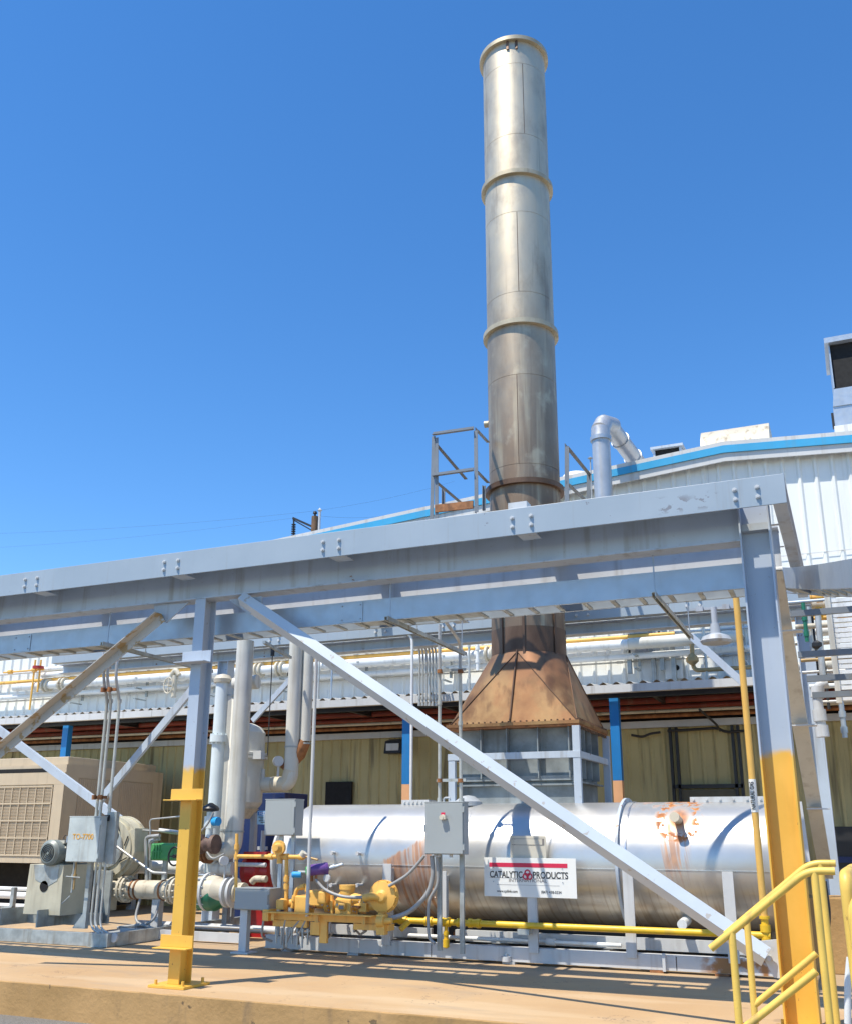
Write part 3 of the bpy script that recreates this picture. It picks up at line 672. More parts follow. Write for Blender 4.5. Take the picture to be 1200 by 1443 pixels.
MB().bar(G(613, 717), G(666, 711), .10, .03, (0, 0, 1)).build('kick_bar', RUST, pf)
pf2 = thing('stack_access_rail', 'short dark angle iron guard rail right of the stack', 'guard rail', tuple(at(810, 700, y=11.8)))
ang('post', at(795, 710, y=11.2), at(795, 630, y=11.2), .055, RAILD, pf2); ang('post', at(826, 705, y=12.6), at(826, 668, y=12.6), .055, RAILD, pf2)
ang('rail', at(795, 630, y=11.2), at(828, 670, y=12.6), .05, RAILD, pf2); ang('rail', at(797, 683, y=11.2), at(822, 706, y=12.6), .05, RAILD, pf2)
MB().box((-2.55, 7.68, 4.078), (-2.38, 7.80, 4.15)).build('top_box', PALE, rack)
# ------------------------------------------------------------------ sign on the tank
sg = thing('company_sign', 'white company sign with red bar and black lettering on the tank', 'sign', tuple(at(746, 1240, y=10.80)))
s0, s1, s2, s3 = (at(681, 1208, y=10.80), at(811, 1211, y=10.80), at(812, 1268, y=10.80), at(682, 1262, y=10.80))
SYP = 10.80; sx0, sx1 = (s0.x+s3.x)/2, (s1.x+s2.x)/2; sz0, sz1 = (s3.z+s2.z)/2, (s0.z+s1.z)/2; sw, sh = sx1-sx0, sz1-sz0
MB().box((sx0, SYP, sz0), (sx1, SYP+.006, sz1)).build('sign_panel', SKIN, sg, .002)
u = lambda fx, fz: (sx0+sw*fx, SYP-.001, sz1-sh*fz)
a, b = u(.06, .13), u(.91, .24)
MB().box((a[0], SYP-.002, a[2]), (b[0], SYP-.0003, b[2])).build('red_bar', SIGNRED, sg)
text('CATALYTIC', sh*.235, u(.245, .44), INK, sg, width=sw*.36, bold=.0015)
text('PRODUCTS', sh*.235, u(.725, .44), INK, sg, width=sw*.375, bold=.0015)
text('INTERNATIONAL', sh*.12, u(.48, .58), INKG, sg, width=sw*.41)
text('www.cpilink.com', sh*.10, u(.255, .86), INK, sg, width=sw*.225)
text('(847) 438-0334', sh*.10, u(.73, .86), INK, sg, width=sw*.215)
m = MB()
for f0, f1, fz in ((.14, .82, .69), (.06, .41, .515), (.54, .91, .515)):
    a, b = u(f0, fz), u(f1, fz+.007); m.box((a[0], SYP-.0016, a[2]), (b[0], SYP-.0003, b[2]))
m.build('printed_rules', INKG, sg)
c = u(.48, .44); m = MB()
for k in range(3):                       # red trefoil knot emblem
    an = math.pi/2+k*2*math.pi/3; cc = V(c[0]+math.cos(an)*.025, SYP-.002, c[2]+math.sin(an)*.025)
    m.tube([cc+V(math.cos(t_)*.029, -.0004*k, math.sin(t_)*.029) for t_ in [i*2*math.pi/20 for i in range(21)]], .0075, 6)
m.build('trefoil_emblem', SIGNRED, sg)
for fx, fz in ((.105, .26), (.855, .25), (.105, .62), (.855, .60)):
    p = u(fx, fz); MB().cyl(p, (p[0], SYP-.008, p[2]), .006, n=8).build('screw', STEEL_D, sg)
np_ = thing('name_plate', 'blank faded beige instrument plate bracket just above the company sign', 'name plate', tuple(at(744, 1195, y=10.86)))
a, b = at(718, 1178, y=10.86), at(769, 1212, y=10.86)
MB().box((a.x, 10.86, b.z), (b.x, 10.868, a.z)).box((a.x+.1, 10.868, b.z+.05), (b.x-.1, 11.0, b.z+.1)).build('plate', PLAST, np_, .001)
MB().box((a.x+.02, 10.857, a.z-.10), (b.x-.02, 10.8598, a.z-.03)).build('label_frame', INKG, np_)
MB().lathe((a.x+.04, 10.8565, a.z-.065), (a.x+.04, 10.853, a.z-.065), [(0, .0), (0, .03), (1, .03), (1, 0)], 16).box((a.x+.06, 10.855, a.z-.095), (b.x-.04, 10.8568, a.z-.035)).build('label_face', PLAST, np_)
# ------------------------------------------------------------------ electrical enclosures
def enclosure(name, label, cat, pa, pb, y, depth, mat=BOX, latch=True, door=.02, group=None, knob=None):
    a, b = at(*pa, y=y), at(*pb, y=y); e = thing(name, label, cat, ((a.x+b.x)/2, y+depth/2, b.z), group)
    MB().box((a.x, y+door, b.z), (b.x, y+depth, a.z)).build('case', mat, e, .006)
    d = MB().box((a.x+.006, y, b.z+.008), (b.x-.006, y+door-.003, a.z-.012)).build('door', mat, e, .005)
    MB().box((a.x-.004, y+.004, a.z-.006), (b.x+.004, y+depth+.004, a.z+.006)).build('rain_lip', mat, e, .002)
    for f in (.14, .86):
        z = b.z+(a.z-b.z)*f; MB().box((b.x-.006, y-.004, z-.03), (b.x+.014, y+door+.02, z+.03)).cyl((b.x+.012, y+.01, z-.035), (b.x+.012, y+.01, z+.035), .008, n=8).build('hinge', mat, d)
    if latch: MB().box((a.x-.01, y-.002, (a.z+b.z)/2-.04), (a.x+.006, y+door+.02, (a.z+b.z)/2+.04)).build('latch', GALV, d)
    return e, a, b
e1, a, b = enclosure('control_box', 'grey steel control box with a red labelled knob in front of the tank', 'control box', (598, 1131), (652, 1205), 10.3, .17)
k = at(624, 1152, y=10.3)
MB().lathe((k.x, 10.3, k.z), (k.x, 10.24, k.z), [(0, .03), (.3, .03), (.35, .02), (.6, .02), (.65, .028), (1, .026), (1, 0)], 18).box((k.x+.0, 10.245, k.z-.022), (k.x+.045, 10.285, k.z+.02)).build('selector_knob', PLAST, e1)
MB().box((k.x-.025, 10.297, k.z+.028), (k.x+.022, 10.2995, k.z+.052)).build('red_label', SIGNRED, e1)
m = MB()
for f in (.22, .30, .62): x = a.x+(b.x-a.x)*f; m.cyl((x, 10.38, b.z-.03), (x, 10.38, b.z), .02, n=10)
m.build('cable_glands', PALE, e1)
MB().tube(bend([(a.x+.2, 10.38, a.z+.0), (a.x+.2, 10.38, a.z+.05), (a.x+.27, 10.38, a.z+.05), (a.x+.27, 10.38, a.z+.02)], .03), .012, 8).build('lifting_eye', STEEL_D, e1)
lg = MB().sweep(PC_(.05, .03, .006), (b.x-.09, 10.48, .12), (b.x-.09, 10.48, a.z+.05), (1, 0, 0)); lg.build('mounting_strut', GALVD, e1)
MB().sweep(PC_(.05, .03, .006), (a.x+.1, 10.48, .14), (a.x+.1, 10.48, a.z+.05), (1, 0, 0)).build('mounting_strut', GALVD, e1)
e2, a, b = enclosure('control_box', 'plain grey control box high at the left burner end of the tank', 'control box', (374, 1127), (414, 1178), 10.6, .22)
for f in (.3, .7):
    x = a.x+(b.x-a.x)*f; MB().sweep(PC_(.05, .03, .006), (x, 10.80, .17), (x, 10.80, b.z), (1, 0, 0)).build('mounting_strut', GALV, e2)
e3, a, b = enclosure('junction_box', 'low wide grey junction box beside the yellow gas valves', 'junction box', (331, 1252), (377, 1284), 10.35, .30, latch=False)
x = a.x+.10; MB().box((x-.05, 10.42, .02), (x+.05, 10.50, b.z)).build('support_post', PALE, e3); MB().box((x-.12, 10.36, .001), (x+.12, 10.58, .018)).build('foot_plate', PALE, e3)
e4, a, b = enclosure('control_box', 'worn galvanised control box lettered in orange beside the blower motor', 'control box', (98, 1151), (136, 1216), 10.45, .13, paint('blotched_grey_box_paint', (.50, .55, .54), .45, .1, .14, 4, .2))
tz = (a.z+b.z)/2+.03
text('TO-7700', .10, ((a.x+b.x)/2, 10.448, tz), ORANGEL, e4, width=(b.x-a.x)*.66, bold=.001)
MB().box((b.x-.02, 10.60, b.z-.02), (b.x+.13, 10.66, a.z+.06)).build('back_plate', GALVD, e4)
px0 = a.x+.28
MB().box((px0-.03, 10.60, .16), (px0+.03, 10.66, a.z)).build('support_post', GALVD, e4)
MB().prism([(px0-.03, 10.6, .16), (px0-.18, 10.6, .16), (px0-.03, 10.6, .34)], (0, .02, 0)).build('gusset', GALVD, e4)
for i, dx in enumerate((.07, .10)):
    MB().tube([(a.x+.05+dx, 10.5, b.z), (a.x+.05+dx, 10.5, b.z-.38+.04*i)], .012, 8).cyl((a.x+.05+dx, 10.5, b.z-.15), (a.x+.05+dx, 10.5, b.z-.2), .024, n=8).build('valve_stem', BRASS if i else GALVD, e4)
MB().tube([(a.x+.02, 10.48, b.z-.18), (a.x+.26, 10.48, b.z-.19)], .008, 8).cyl((a.x+.1, 10.5, b.z-.42), (a.x+.02, 10.45, b.z-.52), .006, n=8).build('valve_handle', GALVD, e4)
for dx, r_ in ((.40, .016), (.47, .02), (.55, .014)):
    MB().tube(bend([(a.x+dx, 10.6, b.z+.0), (a.x+dx, 10.6, .18), (a.x+dx+.25, 10.5, .13)], .14), r_, 10).build('conduit', COND, e4)
sw_ = at(153, 1152, y=10.62); MB().box((sw_.x-.03, 10.58, sw_.z-.05), (sw_.x+.04, 10.66, sw_.z+.03)).cyl((sw_.x, 10.62, sw_.z+.03), (sw_.x, 10.62, sw_.z+.07), .018).build('cable_plug', BLACK, e4)
# ------------------------------------------------------------------ conduits
def pipe(name, label, pts, r, mat, cat='pipe', group=None, br=.15, couplings=(), cr=1.35, n=14, parts=()):
    pts = [V(p) for p in pts]; th = thing(name, label, cat, tuple(pts[0]), group)
    MB().tube(bend(pts, br), r, n).build('pipe', mat, th)
    for (i, f) in couplings:
        p, q = pts[i], pts[i+1]; c = p+(q-p)*f; d = (q-p).normalized()
        MB().cyl(c-d*r*1.2, c+d*r*1.2, r*cr, n=n).build('coupling', mat, th)
    return th
def flange(mb, c, d, r, t): c, d = V(c), V(d).normalized(); mb.cyl(c-d*t/2, c+d*t/2, r, n=24); return mb
for i, (pa, pb, x0) in enumerate((((619, 1133), (618, 880), 0), ((649, 1135), (644, 905), 0))):
    p, q = at(*pa, y=10.4), at(*pb, y=10.2); q.y = 10.4; q = V(p.x, 10.4, at(*pb, y=10.4).z)
    pipe('conduit', ['left vertical steel conduit rising from the knobbed control box', 'right vertical steel conduit rising from the knobbed control box'][i],
         [p, q+V(0, 0, -.2), q+V(-.0, 0, .0), q+V(-.02, -.5, .2)] if i == 1 else [p, q], .020, COND, 'conduit', 'conduits above the knobbed control box', couplings=((0, .02), (0, .55)))
cs = thing('conduit_clamp_bars', 'two small slotted bars clamping the pair of conduits together', 'clamp bar', tuple(at(634, 946, y=10.37)))
for yy in (946, 1100):
    a, b = at(615, yy, y=10.37), at(656, yy, y=10.37); m = MB().box((a.x, 10.36, a.z-.016), (b.x, 10.378, a.z+.016)); m.build('clamp_bar', GALVD, cs)
    for px_ in (619, 648):
        c = at(px_, yy, y=10.36); MB().lathe((c.x, 10.37, c.z-.02), (c.x, 10.37, c.z+.02), [(0, .021), (0, .034), (1, .034), (1, .021)], 12, caps=False).build('pipe_clamp', RUST, cs)
for i, (x0, x1, xt, lab) in enumerate(((134, 148, 152, 'leftmost thin conduit rising from the lettered control box'), (139.5, 155, 158, 'middle thin conduit rising from the lettered control box'), (154, 171, 176, 'rightmost thin conduit rising from the lettered control box'))):
    a = at(x0, 1165 if i < 2 else 1145, y=10.6); b = at(x1, 985, y=10.6); c_ = at(xt, 915, y=10.6)
    pts = [a, V(a.x, 10.6, b.z), V(a.x-.02, 10.5, b.z+.25), V(a.x-.02, 10.5, c_.z+.35)]
    pipe('conduit', lab, pts, .021, COND, 'conduit', 'thin conduits above the lettered box', couplings=((0, .05), (0, .98)))
cs2 = thing('conduit_clamp_bars', 'small dark clamp bars across the thin left conduits', 'clamp bar', tuple(at(155, 973, y=10.55)))
for yy, xa, xb in ((973, 143, 164), (1124, 131, 150)):
    a, b = at(xa, yy, y=10.53), at(xb, yy, y=10.53); MB().box((a.x, 10.52, a.z-.02), (b.x, 10.545, a.z+.02)).build('clamp_bar', RUST, cs2)
    for f in (.2, .65): x = a.x+(b.x-a.x)*f; MB().cyl((x, 10.50, a.z-.03), (x, 10.50, a.z+.03), .03, n=10).build('pipe_clamp', RUST, cs2)
a = at(435, 1230, y=10.3); b = at(443, 893, y=10.3)
pipe('conduit', 'slim pale vertical conduit standing in front of the burner end', [V(a.x, 10.3, .45), V(a.x, 10.3, 3.62)], .021, PALE, 'conduit')
# loop conduit and the row of bent conduits by the canopy
a = at(579, 1122, y=13.2); b = at(582, 905, y=13.2); c_ = at(570, 896, y=13.2); d_ = at(505, 898, y=13.2)
pipe('conduit', 'thin conduit bent over at the top down to the tank cover', [V(a.x, 13.2, 1.7), V(a.x, 13.2, d_.z+.02), V(d_.x, 13.2, d_.z)], .022, WHITEP, 'conduit', br=.2)
m = MB()
for i in range(6):
    xx = 591+i*4.6; a = at(xx, 995, y=14.6); b = at(xx, 930, y=14.6)
    th = pipe('conduit', 'one of six bent conduits coming down side by side onto the canopy edge', [V(a.x, 14.6, a.z), V(a.x, 14.6, b.z+.28), V(a.x-.1*i*.3, 13.0, b.z+.38), V(a.x-1.6, 11.5, b.z+.25)], .018, COND, 'conduit', 'bent conduits by the canopy gutter', couplings=((0, .02), (0, .12)), cr=1.6, br=.25)
# flexible grey conduits around the gas valves
def flex(label, pts, r=.018):
    pts = [V(p) for p in pts]; P_ = [pts[0]]+pts+[pts[-1]]; out = []
    for i in range(1, len(P_)-2):
        p0, p1, p2, p3 = P_[i-1:i+3]
        for j in range(10):
            u_ = j/10; out.append(.5*((2*p1)+(p2-p0)*u_+(2*p0-5*p1+4*p2-p3)*u_*u_+(3*p1-p0-3*p2+p3)*u_**3))
    out.append(pts[-1]); o = MB().tube(out, r, 10).build('flexible_conduit', FLEX)
    return tag(o, label, 'conduit', 'grey flexible conduits')
Q = lambda x, y_, Y=10.4: at(x, y_, y=Y)
flex('thick grey flexible conduit sweeping from the gas rack up to the knobbed box', [Q(541, 1297), Q(575, 1286), Q(600, 1262), Q(609, 1235), Q(608, 1206)], .026)
flex('grey flexible conduit hanging in an arc between purple transmitter and regulator', [Q(445, 1240), Q(460, 1255), Q(485, 1264), Q(515, 1265)], .018)
flex('grey flexible conduit climbing from the regulator disc to the knobbed box', [Q(548, 1249), Q(575, 1232), Q(598, 1206)], .018)
flex('grey flexible conduit dropping from the knobbed box to the skid', [Q(615, 1206), Q(616, 1245), Q(604, 1272), Q(604, 1318), Q(612, 1330)], .018)
for i, (x0, xm, x1, yb) in enumerate(((372, 371, 384, 1327), (403, 401, 410, 1340), (424, 402, 398, 1339), (432, 420, 421, 1330), (455, 424, 428, 1322), (466, 468, 462, 1322), (500, 502, 508, 1318), (513, 516, 507, 1318))):
    flex('dark looped flexible conduit drooping under the yellow gas rack', [Q(x0, 1296, 10.36), Q((x0+xm)/2-2, 1312, 10.36), Q(xm, yb-6, 10.4), Q(x1, yb, 10.5)], .013)
# ------------------------------------------------------------------ yellow gas train
gt = thing('gas_valve_train', 'yellow gas valve train with regulator disc on a channel rack before the tank', 'gas valves', tuple(Q(450, 1300)))
Y0 = 10.28
a, b = Q(375, 1289, Y0), Q(527, 1296, Y0)
zr = (a.z+b.z)/2
m = MB().sweep([(x, -y) for x, y in PC_(.085, .06, .007)], (a.x, Y0+.05, zr-.01), (b.x, Y0+.05, zr-.01), (0, 0, 1)); m.build('channel_rack', YEL, gt, .002)
MB().box((a.x-.05, Y0+.0, zr-.07), (a.x+.03, Y0+.18, zr+.055)).build('end_bracket', YEL, gt, .003)
for px_, w_ in ((385, .02), (447, .022), (513, .022)):
    x = Q(px_, 1290, Y0).x; MB().box((x-w_, Y0-.01, zr-.06), (x+w_, Y0+.0, zr+.03)).build('rack_clip', YEL, gt)
x = Q(452, 1300, Y0).x; MB().box((x-.045, Y0+.06, .17), (x+.05, Y0+.10, zr-.05)).build('rack_leg', YEL, gt, .003)
MB().box((x-.16, Y0+.05, zr-.2), (x-.04, Y0+.07, zr-.06)).build('rack_gusset', YEL, gt)
c0, c1 = Q(495, 1302, Y0), Q(545, 1316, Y0); MB().box((c0.x, Y0+.05, c1.z+.02), (c1.x, Y0+.2, c0.z)).build('side_shelf', YEL, gt, .003)
a2, b2_ = Q(380, 1297, Y0), Q(428, 1310, Y0); MB().box((a2.x, Y0+.07, b2_.z+.01), (b2_.x, Y0+.13, a2.z)).build('terminal_block', YEL, gt, .003)
m = None
for i in range(7):
    x = a2.x+.05+i*.07; MB().cyl((x, Y0+.08, b2_.z), (x, Y0+.08, b2_.z-.17-.02*(i % 3)), .012, n=8).cyl((x, Y0+.08, b2_.z), (x, Y0+.08, b2_.z-.04), .02, n=6).build('cable_gland', GALVD, gt)
MB().box((a.x, Y0-.07, zr+.026), (b.x, Y0+.05, zr+.038)).build('rack_lip', YEL, gt)
# main train axis
ax = Q(470, 1275, 10.55); zt = ax.z; Yt = 10.55
l0, l1 = Q(396, 1277, Yt).x, Q(540, 1277, Yt).x
MB().tube([(l0, Yt, zt), (l1, Yt, zt)], .05, 18).build('main_pipe', YEL, gt)
def valve(px0, px1, py0, py1, Y=Yt, d=.2, name='valve_body'):
    a, b = Q(px0, py0, Y-d/2), Q(px1, py1, Y-d/2); return MB().box((a.x, Y-d/2, b.z), (b.x, Y+d/2, a.z)).build(name, YEL, gt, .02)
valve(432, 459, 1255, 1279, name='shutoff_valve'); valve(447, 458, 1256, 1275, Yt-.04, .22, 'valve_cover'); valve(415, 432, 1262, 1290); valve(472, 494, 1266, 1296); valve(476, 486, 1272, 1284, Yt-.03, .22, 'valve_cover')
MB().lathe((Q(481, 1262).x, Yt, Q(481, 1268, Yt).z), (Q(481, 1262).x, Yt, Q(481, 1247, Yt).z), [(0, .085), (.7, .085), (.7, .095), (1, .095), (1, 0)], 20).build('actuator_cap', YEL, gt)
p, q = Q(488, 1267, Yt), Q(512, 1268, Yt); MB().lathe((p.x-.08, Yt, p.z), (q.x+.06, Yt, p.z), [(0, 0), (0, .07), (.5, .07), (.8, .05), (1, .05), (1, 0)], 18).build('pressure_valve', YEL, gt)
# regulator
rc_ = Q(538, 1264, 10.42)
rg = MB().lathe((rc_.x, 10.58, rc_.z), (rc_.x, 10.38, rc_.z), [(0, 0), (0, .06), (.35, .12), (.42, .165), (.42, .178), (.62, .178), (.62, .165), (.75, .16), (.85, .075), (1, .045), (1, 0)], 40).build('regulator_disc', YEL, gt)
for k in range(10):
    an = k*2*math.pi/10; c = V(rc_.x+math.cos(an)*.166, 10.455, rc_.z+math.sin(an)*.166); bolt(c, (0, -1, 0), .010, .02, YEL, rg)
p = Q(523, 1266, 10.4); MB().tube(bend([(p.x-.07, 10.36, p.z), (p.x+.05, 10.36, p.z+.03), (p.x+.13, 10.46, p.z-.02)], .05), .042, 14).build('regulator_spring_housing', YEL, gt)
p = Q(513, 1279, 10.5); MB().box((p.x-.05, 10.46, p.z-.05), (p.x+.05, 10.56, p.z+.05)).build('solenoid', YEL, gt, .01)
p = Q(539, 1285, 10.5); MB().cyl((p.x, 10.5, zr-.1), (p.x, 10.5, rc_.z-.08), .05, n=16).build('regulator_base', YEL, gt)
p = Q(537, 1300, Y0); MB().lathe((p.x-.05, Y0+.02, p.z), (p.x+.12, Y0+.02, p.z+.02), [(0, .06), (.5, .06), (.5, .035), (1, .03), (1, 0)], 14).build('pipe_elbow', YEL, gt)
MB().box((p.x-.06, Y0, zr-.16), (p.x+.04, Y0+.1, zr+.05)).build('end_plate', YEL, gt, .004)
for px_ in (427, 463, 497, 513):
    x = Q(px_, 1275, Yt).x
    f_ = MB().lathe((x-.022, Yt, zt), (x+.022, Yt, zt), [(0, .05), (0, .088), (.44, .088), (.44, .07), (.56, .07), (.56, .088), (1, .088), (1, .05)], 24).build('pipe_flange', YEL, gt)
    for k in range(8):
        an = k*math.pi/4+.2; c = V(x, Yt+math.cos(an)*.072, zt+math.sin(an)*.072); MB().cyl(c-V(.034, 0, 0), c+V(.034, 0, 0), .009, n=6).build('stud', STEEL_D, f_)
for px_, py_ in ((436, 1260), (455, 1260), (436, 1275), (455, 1275), (476, 1275), (486, 1275)):
    p = Q(px_, py_, Yt-.1); bolt((p.x, Yt-.1, p.z), (0, -1, 0), .012, .014, STEEL_D, gt)
p = Q(481, 1279, Yt-.15); MB().box((p.x-.03, Yt-.155, p.z-.02), (p.x+.03, Yt-.150, p.z+.02)).build('rating_plate', INKG, gt)
for px_, py_ in ((441, 1279), (505, 1279)):
    p = Q(px_, py_, 10.42); MB().tube([(p.x, 10.5, p.z), (p.x, 10.40, p.z)], .014, 8).bar((p.x-.06, 10.40, p.z+.01), (p.x+.02, 10.40, p.z+.01), .018, .01).build('lever_handle', RUST, gt)
p = Q(462, 1243, 10.5); MB().tube([(p.x, 10.5, p.z-.08), (p.x, 10.5, p.z)], .010, 8).lathe((p.x, 10.49, p.z+.04), (p.x, 10.46, p.z+.04), [(0, 0), (0, .045), (.8, .045), (.8, .038), (1, .038), (1, 0)], 20).build('dial_gauge', PALE, gt)
# risers
def run(pts, r, Y=10.5, mat=YEL, name='riser', cps=()):
    pp = [Q(x, y_, Y) for x, y_ in pts]; m = MB().tube(bend(pp, .04, 4), r, 12)
    for i, f in cps:
        c = pp[i].lerp(pp[i+1], f); d = (pp[i+1]-pp[i]).normalized(); m.cyl(c-d*.03, c+d*.03, r*1.5, n=10)
    return m.build(name, mat, gt)
run([(403, 1295), (404, 1205)], .022, cps=((0, .25), (0, .5), (0, .62), (0, .98)))
run([(335, 1207), (430, 1208)], .024, cps=((0, .5), (0, .72), (0, .95)))
run([(332, 1270), (334, 1175)], .020, cps=((0, .65), (0, .8)))
run([(434, 1290), (433, 1246)], .022, cps=((0, .05), (0, .85)))
run([(412, 1280), (418, 1253), (436, 1247)], .022, cps=((0, .5), (1, .5)))
run([(468, 1290), (468, 1262)], .02, cps=((0, .6),))
run([(429, 1207), (448, 1212)], .012, name='sight_tube', mat=BRASS)
c = Q(394, 1195, 10.45); rd_ = MB().lathe((c.x, 10.52, c.z), (c.x, 10.36, c.z), [(0, 0), (0, .04), (.4, .05), (.4, .085), (.65, .085), (.65, .06), (1, .035), (1, 0)], 24).build('small_regulator_disc', YEL, gt)
p = Q(395, 1200, 10.5); MB().cyl((p.x, 10.5, p.z-.14), (p.x, 10.5, p.z+.05), .035, n=14).build('regulator_stem', YEL, gt)
p = Q(397, 1275, 10.42); MB().box((p.x-.055, 10.38, p.z-.055), (p.x+.05, 10.48, p.z+.055)).build('pressure_switch', YEL, gt, .012)
c = Q(428, 1225, 10.45); MB().cyl((c.x-.0, 10.4, c.z+.15), (c.x+.03, 10.4, c.z+.19), .04, n=16).build('gauge', PLAST, gt)
# purple transmitter and blue cap
pt = thing('pressure_transmitter', 'purple headed pressure transmitter with a green face above the gas valves', 'transmitter', tuple(Q(446, 1226)))
c = Q(446, 1226, 10.42)
MB().lathe((c.x-.09, 10.36, c.z-.01), (c.x+.09, 10.52, c.z+.015), [(0, 0), (0, .05), (.1, .062), (.85, .068), (.85, .074), (1, .072), (1, 0)], 24).build('housing', PURPLE, pt)
MB().lathe((c.x-.10, 10.352, c.z-.012), (c.x-.085, 10.365, c.z-.01), [(0, 0), (0, .045), (1, .05)], 20).build('cover', GREENP, pt)
MB().tube([(c.x+.08, 10.5, c.z+.0), (c.x+.28, 10.55, c.z+.06)], .022, 12).cyl((c.x+.14, 10.52, c.z+.02), (c.x+.19, 10.53, c.z+.035), .032, n=8).build('conduit_elbow', GALV, pt)
MB().cyl((c.x-.06, 10.42, c.z-.05), (c.x-.06, 10.42, c.z-.13), .02, n=10).cyl((c.x+.0, 10.42, c.z-.05), (c.x+.0, 10.42, c.z-.1), .016, n=10).build('stem', RUST, pt)
MB().tube([(c.x-.25, 10.44, c.z-.03), (c.x-.06, 10.42, c.z-.03)], .018, 10).build('link_pipe', GALVD, pt)
bc = Q(419, 1233, 10.42); MB().lathe((bc.x-.06, 10.4, bc.z), (bc.x+.04, 10.44, bc.z), [(0, 0), (0, .03), (.15, .036), (1, .036), (1, 0)], 18).build('blue_cap', SKYB, pt)
# long yellow gas pipe
gp = thing('gas_pipe', 'long bright yellow gas pipe running low along the front of the tank', 'gas pipe', tuple(at(620, 1301, y=10.72)))
a, b = at(548, 1297, y=10.72), at(1085, 1315, y=10.72); zg = at(800, 1307, y=10.72).z
MB().tube([(a.x, 10.72, zg), (b.x, 10.72, zg)], .034, 16).build('pipe', YELB, gp)
m = MB()
for px_, w_, r_ in ((568, .05, .046), (604, .045, .05), (628, .05, .05), (649, .045, .048), (668, .07, .05)):
    x = at(px_, 1300, y=10.72).x; MB().lathe((x-w_, 10.72, zg), (x+w_, 10.72, zg), [(0, .036), (0, r_), (.3, r_), (.3, .043), (.7, .043), (.7, r_), (1, r_), (1, .036)], 14).build('coupling', YELB, gp)
x = at(575, 1303, y=10.72).x; MB().tube([(x+.03, 10.70, zg), (x-.05, 10.62, zg-.09)], .032, 12).build('strainer_leg', YELB, gp)
x = at(628, 1300, y=10.72).x; MB().lathe((x, 10.72, zg), (x, 10.72, .14), [(0, .02), (.35, .02), (.35, .03), (.5, .03), (.5, .024), (.65, .024), (.65, .036), (.95, .036), (1, 0)], 12).build('drip_leg', YELB, gp)
MB().box((at(730, 1312, y=10.7).x, 10.66, zg-.09), (at(746, 1312, y=10.7).x, 10.79, zg-.035)).build('pipe_bracket', GALVD, gp)
vg = thing('gas_pipe', 'tall yellow gas riser marked natural gas beside the right column', 'gas pipe', (at(1080, 1310, y=10.72).x, 10.72, .4))
xg = at(1078, 1310, y=10.72).x
MB().tube([(xg, 10.72, zg-.0), (xg, 10.72, 4.2)], .034, 16).build('pipe', paint('ochre_yellow_pipe', (.70, .42, .10), .5, 0, .06, 3, .15), vg)
MB().lathe((xg, 10.72, zg-.09), (xg, 10.72, zg+.18), [(0, 0), (0, .046), (.25, .046), (.25, .038), (.45, .038), (.45, .05), (.7, .05), (.7, .036), (.9, .036), (.9, .05), (1, .05), (1, .036)], 14).build('tee', YELB, vg)
za, zb = at(1068, 1142, y=10.7).z, at(1062, 1101, y=10.7).z
MB().lathe((xg, 10.72, za-.02), (xg, 10.72, zb+.02), [(0, .0345), (0, .0365), (1, .0365), (1, .0345)], 20, caps=False).build('label_band', SKIN, vg)
zm = (za+zb)/2; vd = V(-.08, -.99, 0).normalized()
text('NATURAL GAS', .06, (xg-.005, 10.72-.0385, zm), INK, vg, xdir=(0, 0, 1), ydir=(-1, 0, 0), width=abs(zb-za)*.95, extr=.001, bold=.001)
# ------------------------------------------------------------------ left: blower
bl = thing('blower', 'beige blower with round housing and dark motor on a steel skid', 'blower', tuple(at(75, 1325, y=10.6)))
A = at(40, 1218, y=10.6); B = at(84, 1291, y=10.6)
hx, hw, ht = A.x, B.x-A.x, A.z; zb = B.z
pd = MB().prism([(hx+.03, 10.6, ht), (hx+hw-.02, 10.6, ht), (hx+hw, 10.6, zb), (hx, 10.6, zb)], (0, .55, 0)).build('pedestal', IVORY, bl, .006)
c = V(hx+hw*.5, 10.597, (ht*.47+zb*.53)+.06); m = MB().lathe(c, c+V(0, -.002, 0), [(0, 0), (0, .072), (1, .072), (1, 0)], 24); m.build('shaft_opening', VOID, pd)
MB().prism([(hx+.10, 10.597, ht-.005), (hx+hw-.09, 10.597, ht-.005), (hx+hw-.10, 10.597, ht-.20), (hx+hw*.62, 10.597, ht-.27), (hx+.16, 10.597, ht-.2)], (0, -.002, 0)).build('recess_panel', GALVD, pd)
mc = at(71, 1202, y=10.55)
mo = MB().lathe((mc.x, 10.5, mc.z), (mc.x, 11.1, mc.z), [(0, 0), (0, .13), (.03, .15), (.06, .168), (.26, .168), (.26, .15), (.9, .15), (.95, .12), (1, .05)], 32).build('motor', MOTORG, bl)
gm = MB()
for rr in (.03, .055, .08, .105): gm.tube([(mc.x+math.cos(k*math.pi/16)*rr, 10.497, mc.z+math.sin(k*math.pi/16)*rr) for k in range(33)], .006, 6)
gm.build('fan_grille', VOID, mo)
fm = MB()
for k in range(18):
    an = k*2*math.pi/18+.1; c = V(mc.x+math.cos(an)*.15, 0, mc.z+math.sin(an)*.15); d = V(math.cos(an)*.03, 0, math.sin(an)*.03)
    fm.bar((c.x, 10.68, c.z), (c.x, 11.02, c.z), .035, .008, (math.cos(an), 0, math.sin(an)))
fm.build('cooling_fins', MOTORG, mo)
MB().box((mc.x+.12, 10.72, mc.z-.08), (mc.x+.27, 10.9, mc.z+.1)).build('terminal_box', BLACK, mo, .008)
MB().lathe((mc.x-.02, 10.66, mc.z+.152), (mc.x+.16, 10.66, mc.z+.06), [(0, .015), (1, .015)], 6).box((mc.x+.02, 10.64, mc.z+.12), (mc.x+.14, 10.74, mc.z+.16)).build('name_tag', PLAST, mo)
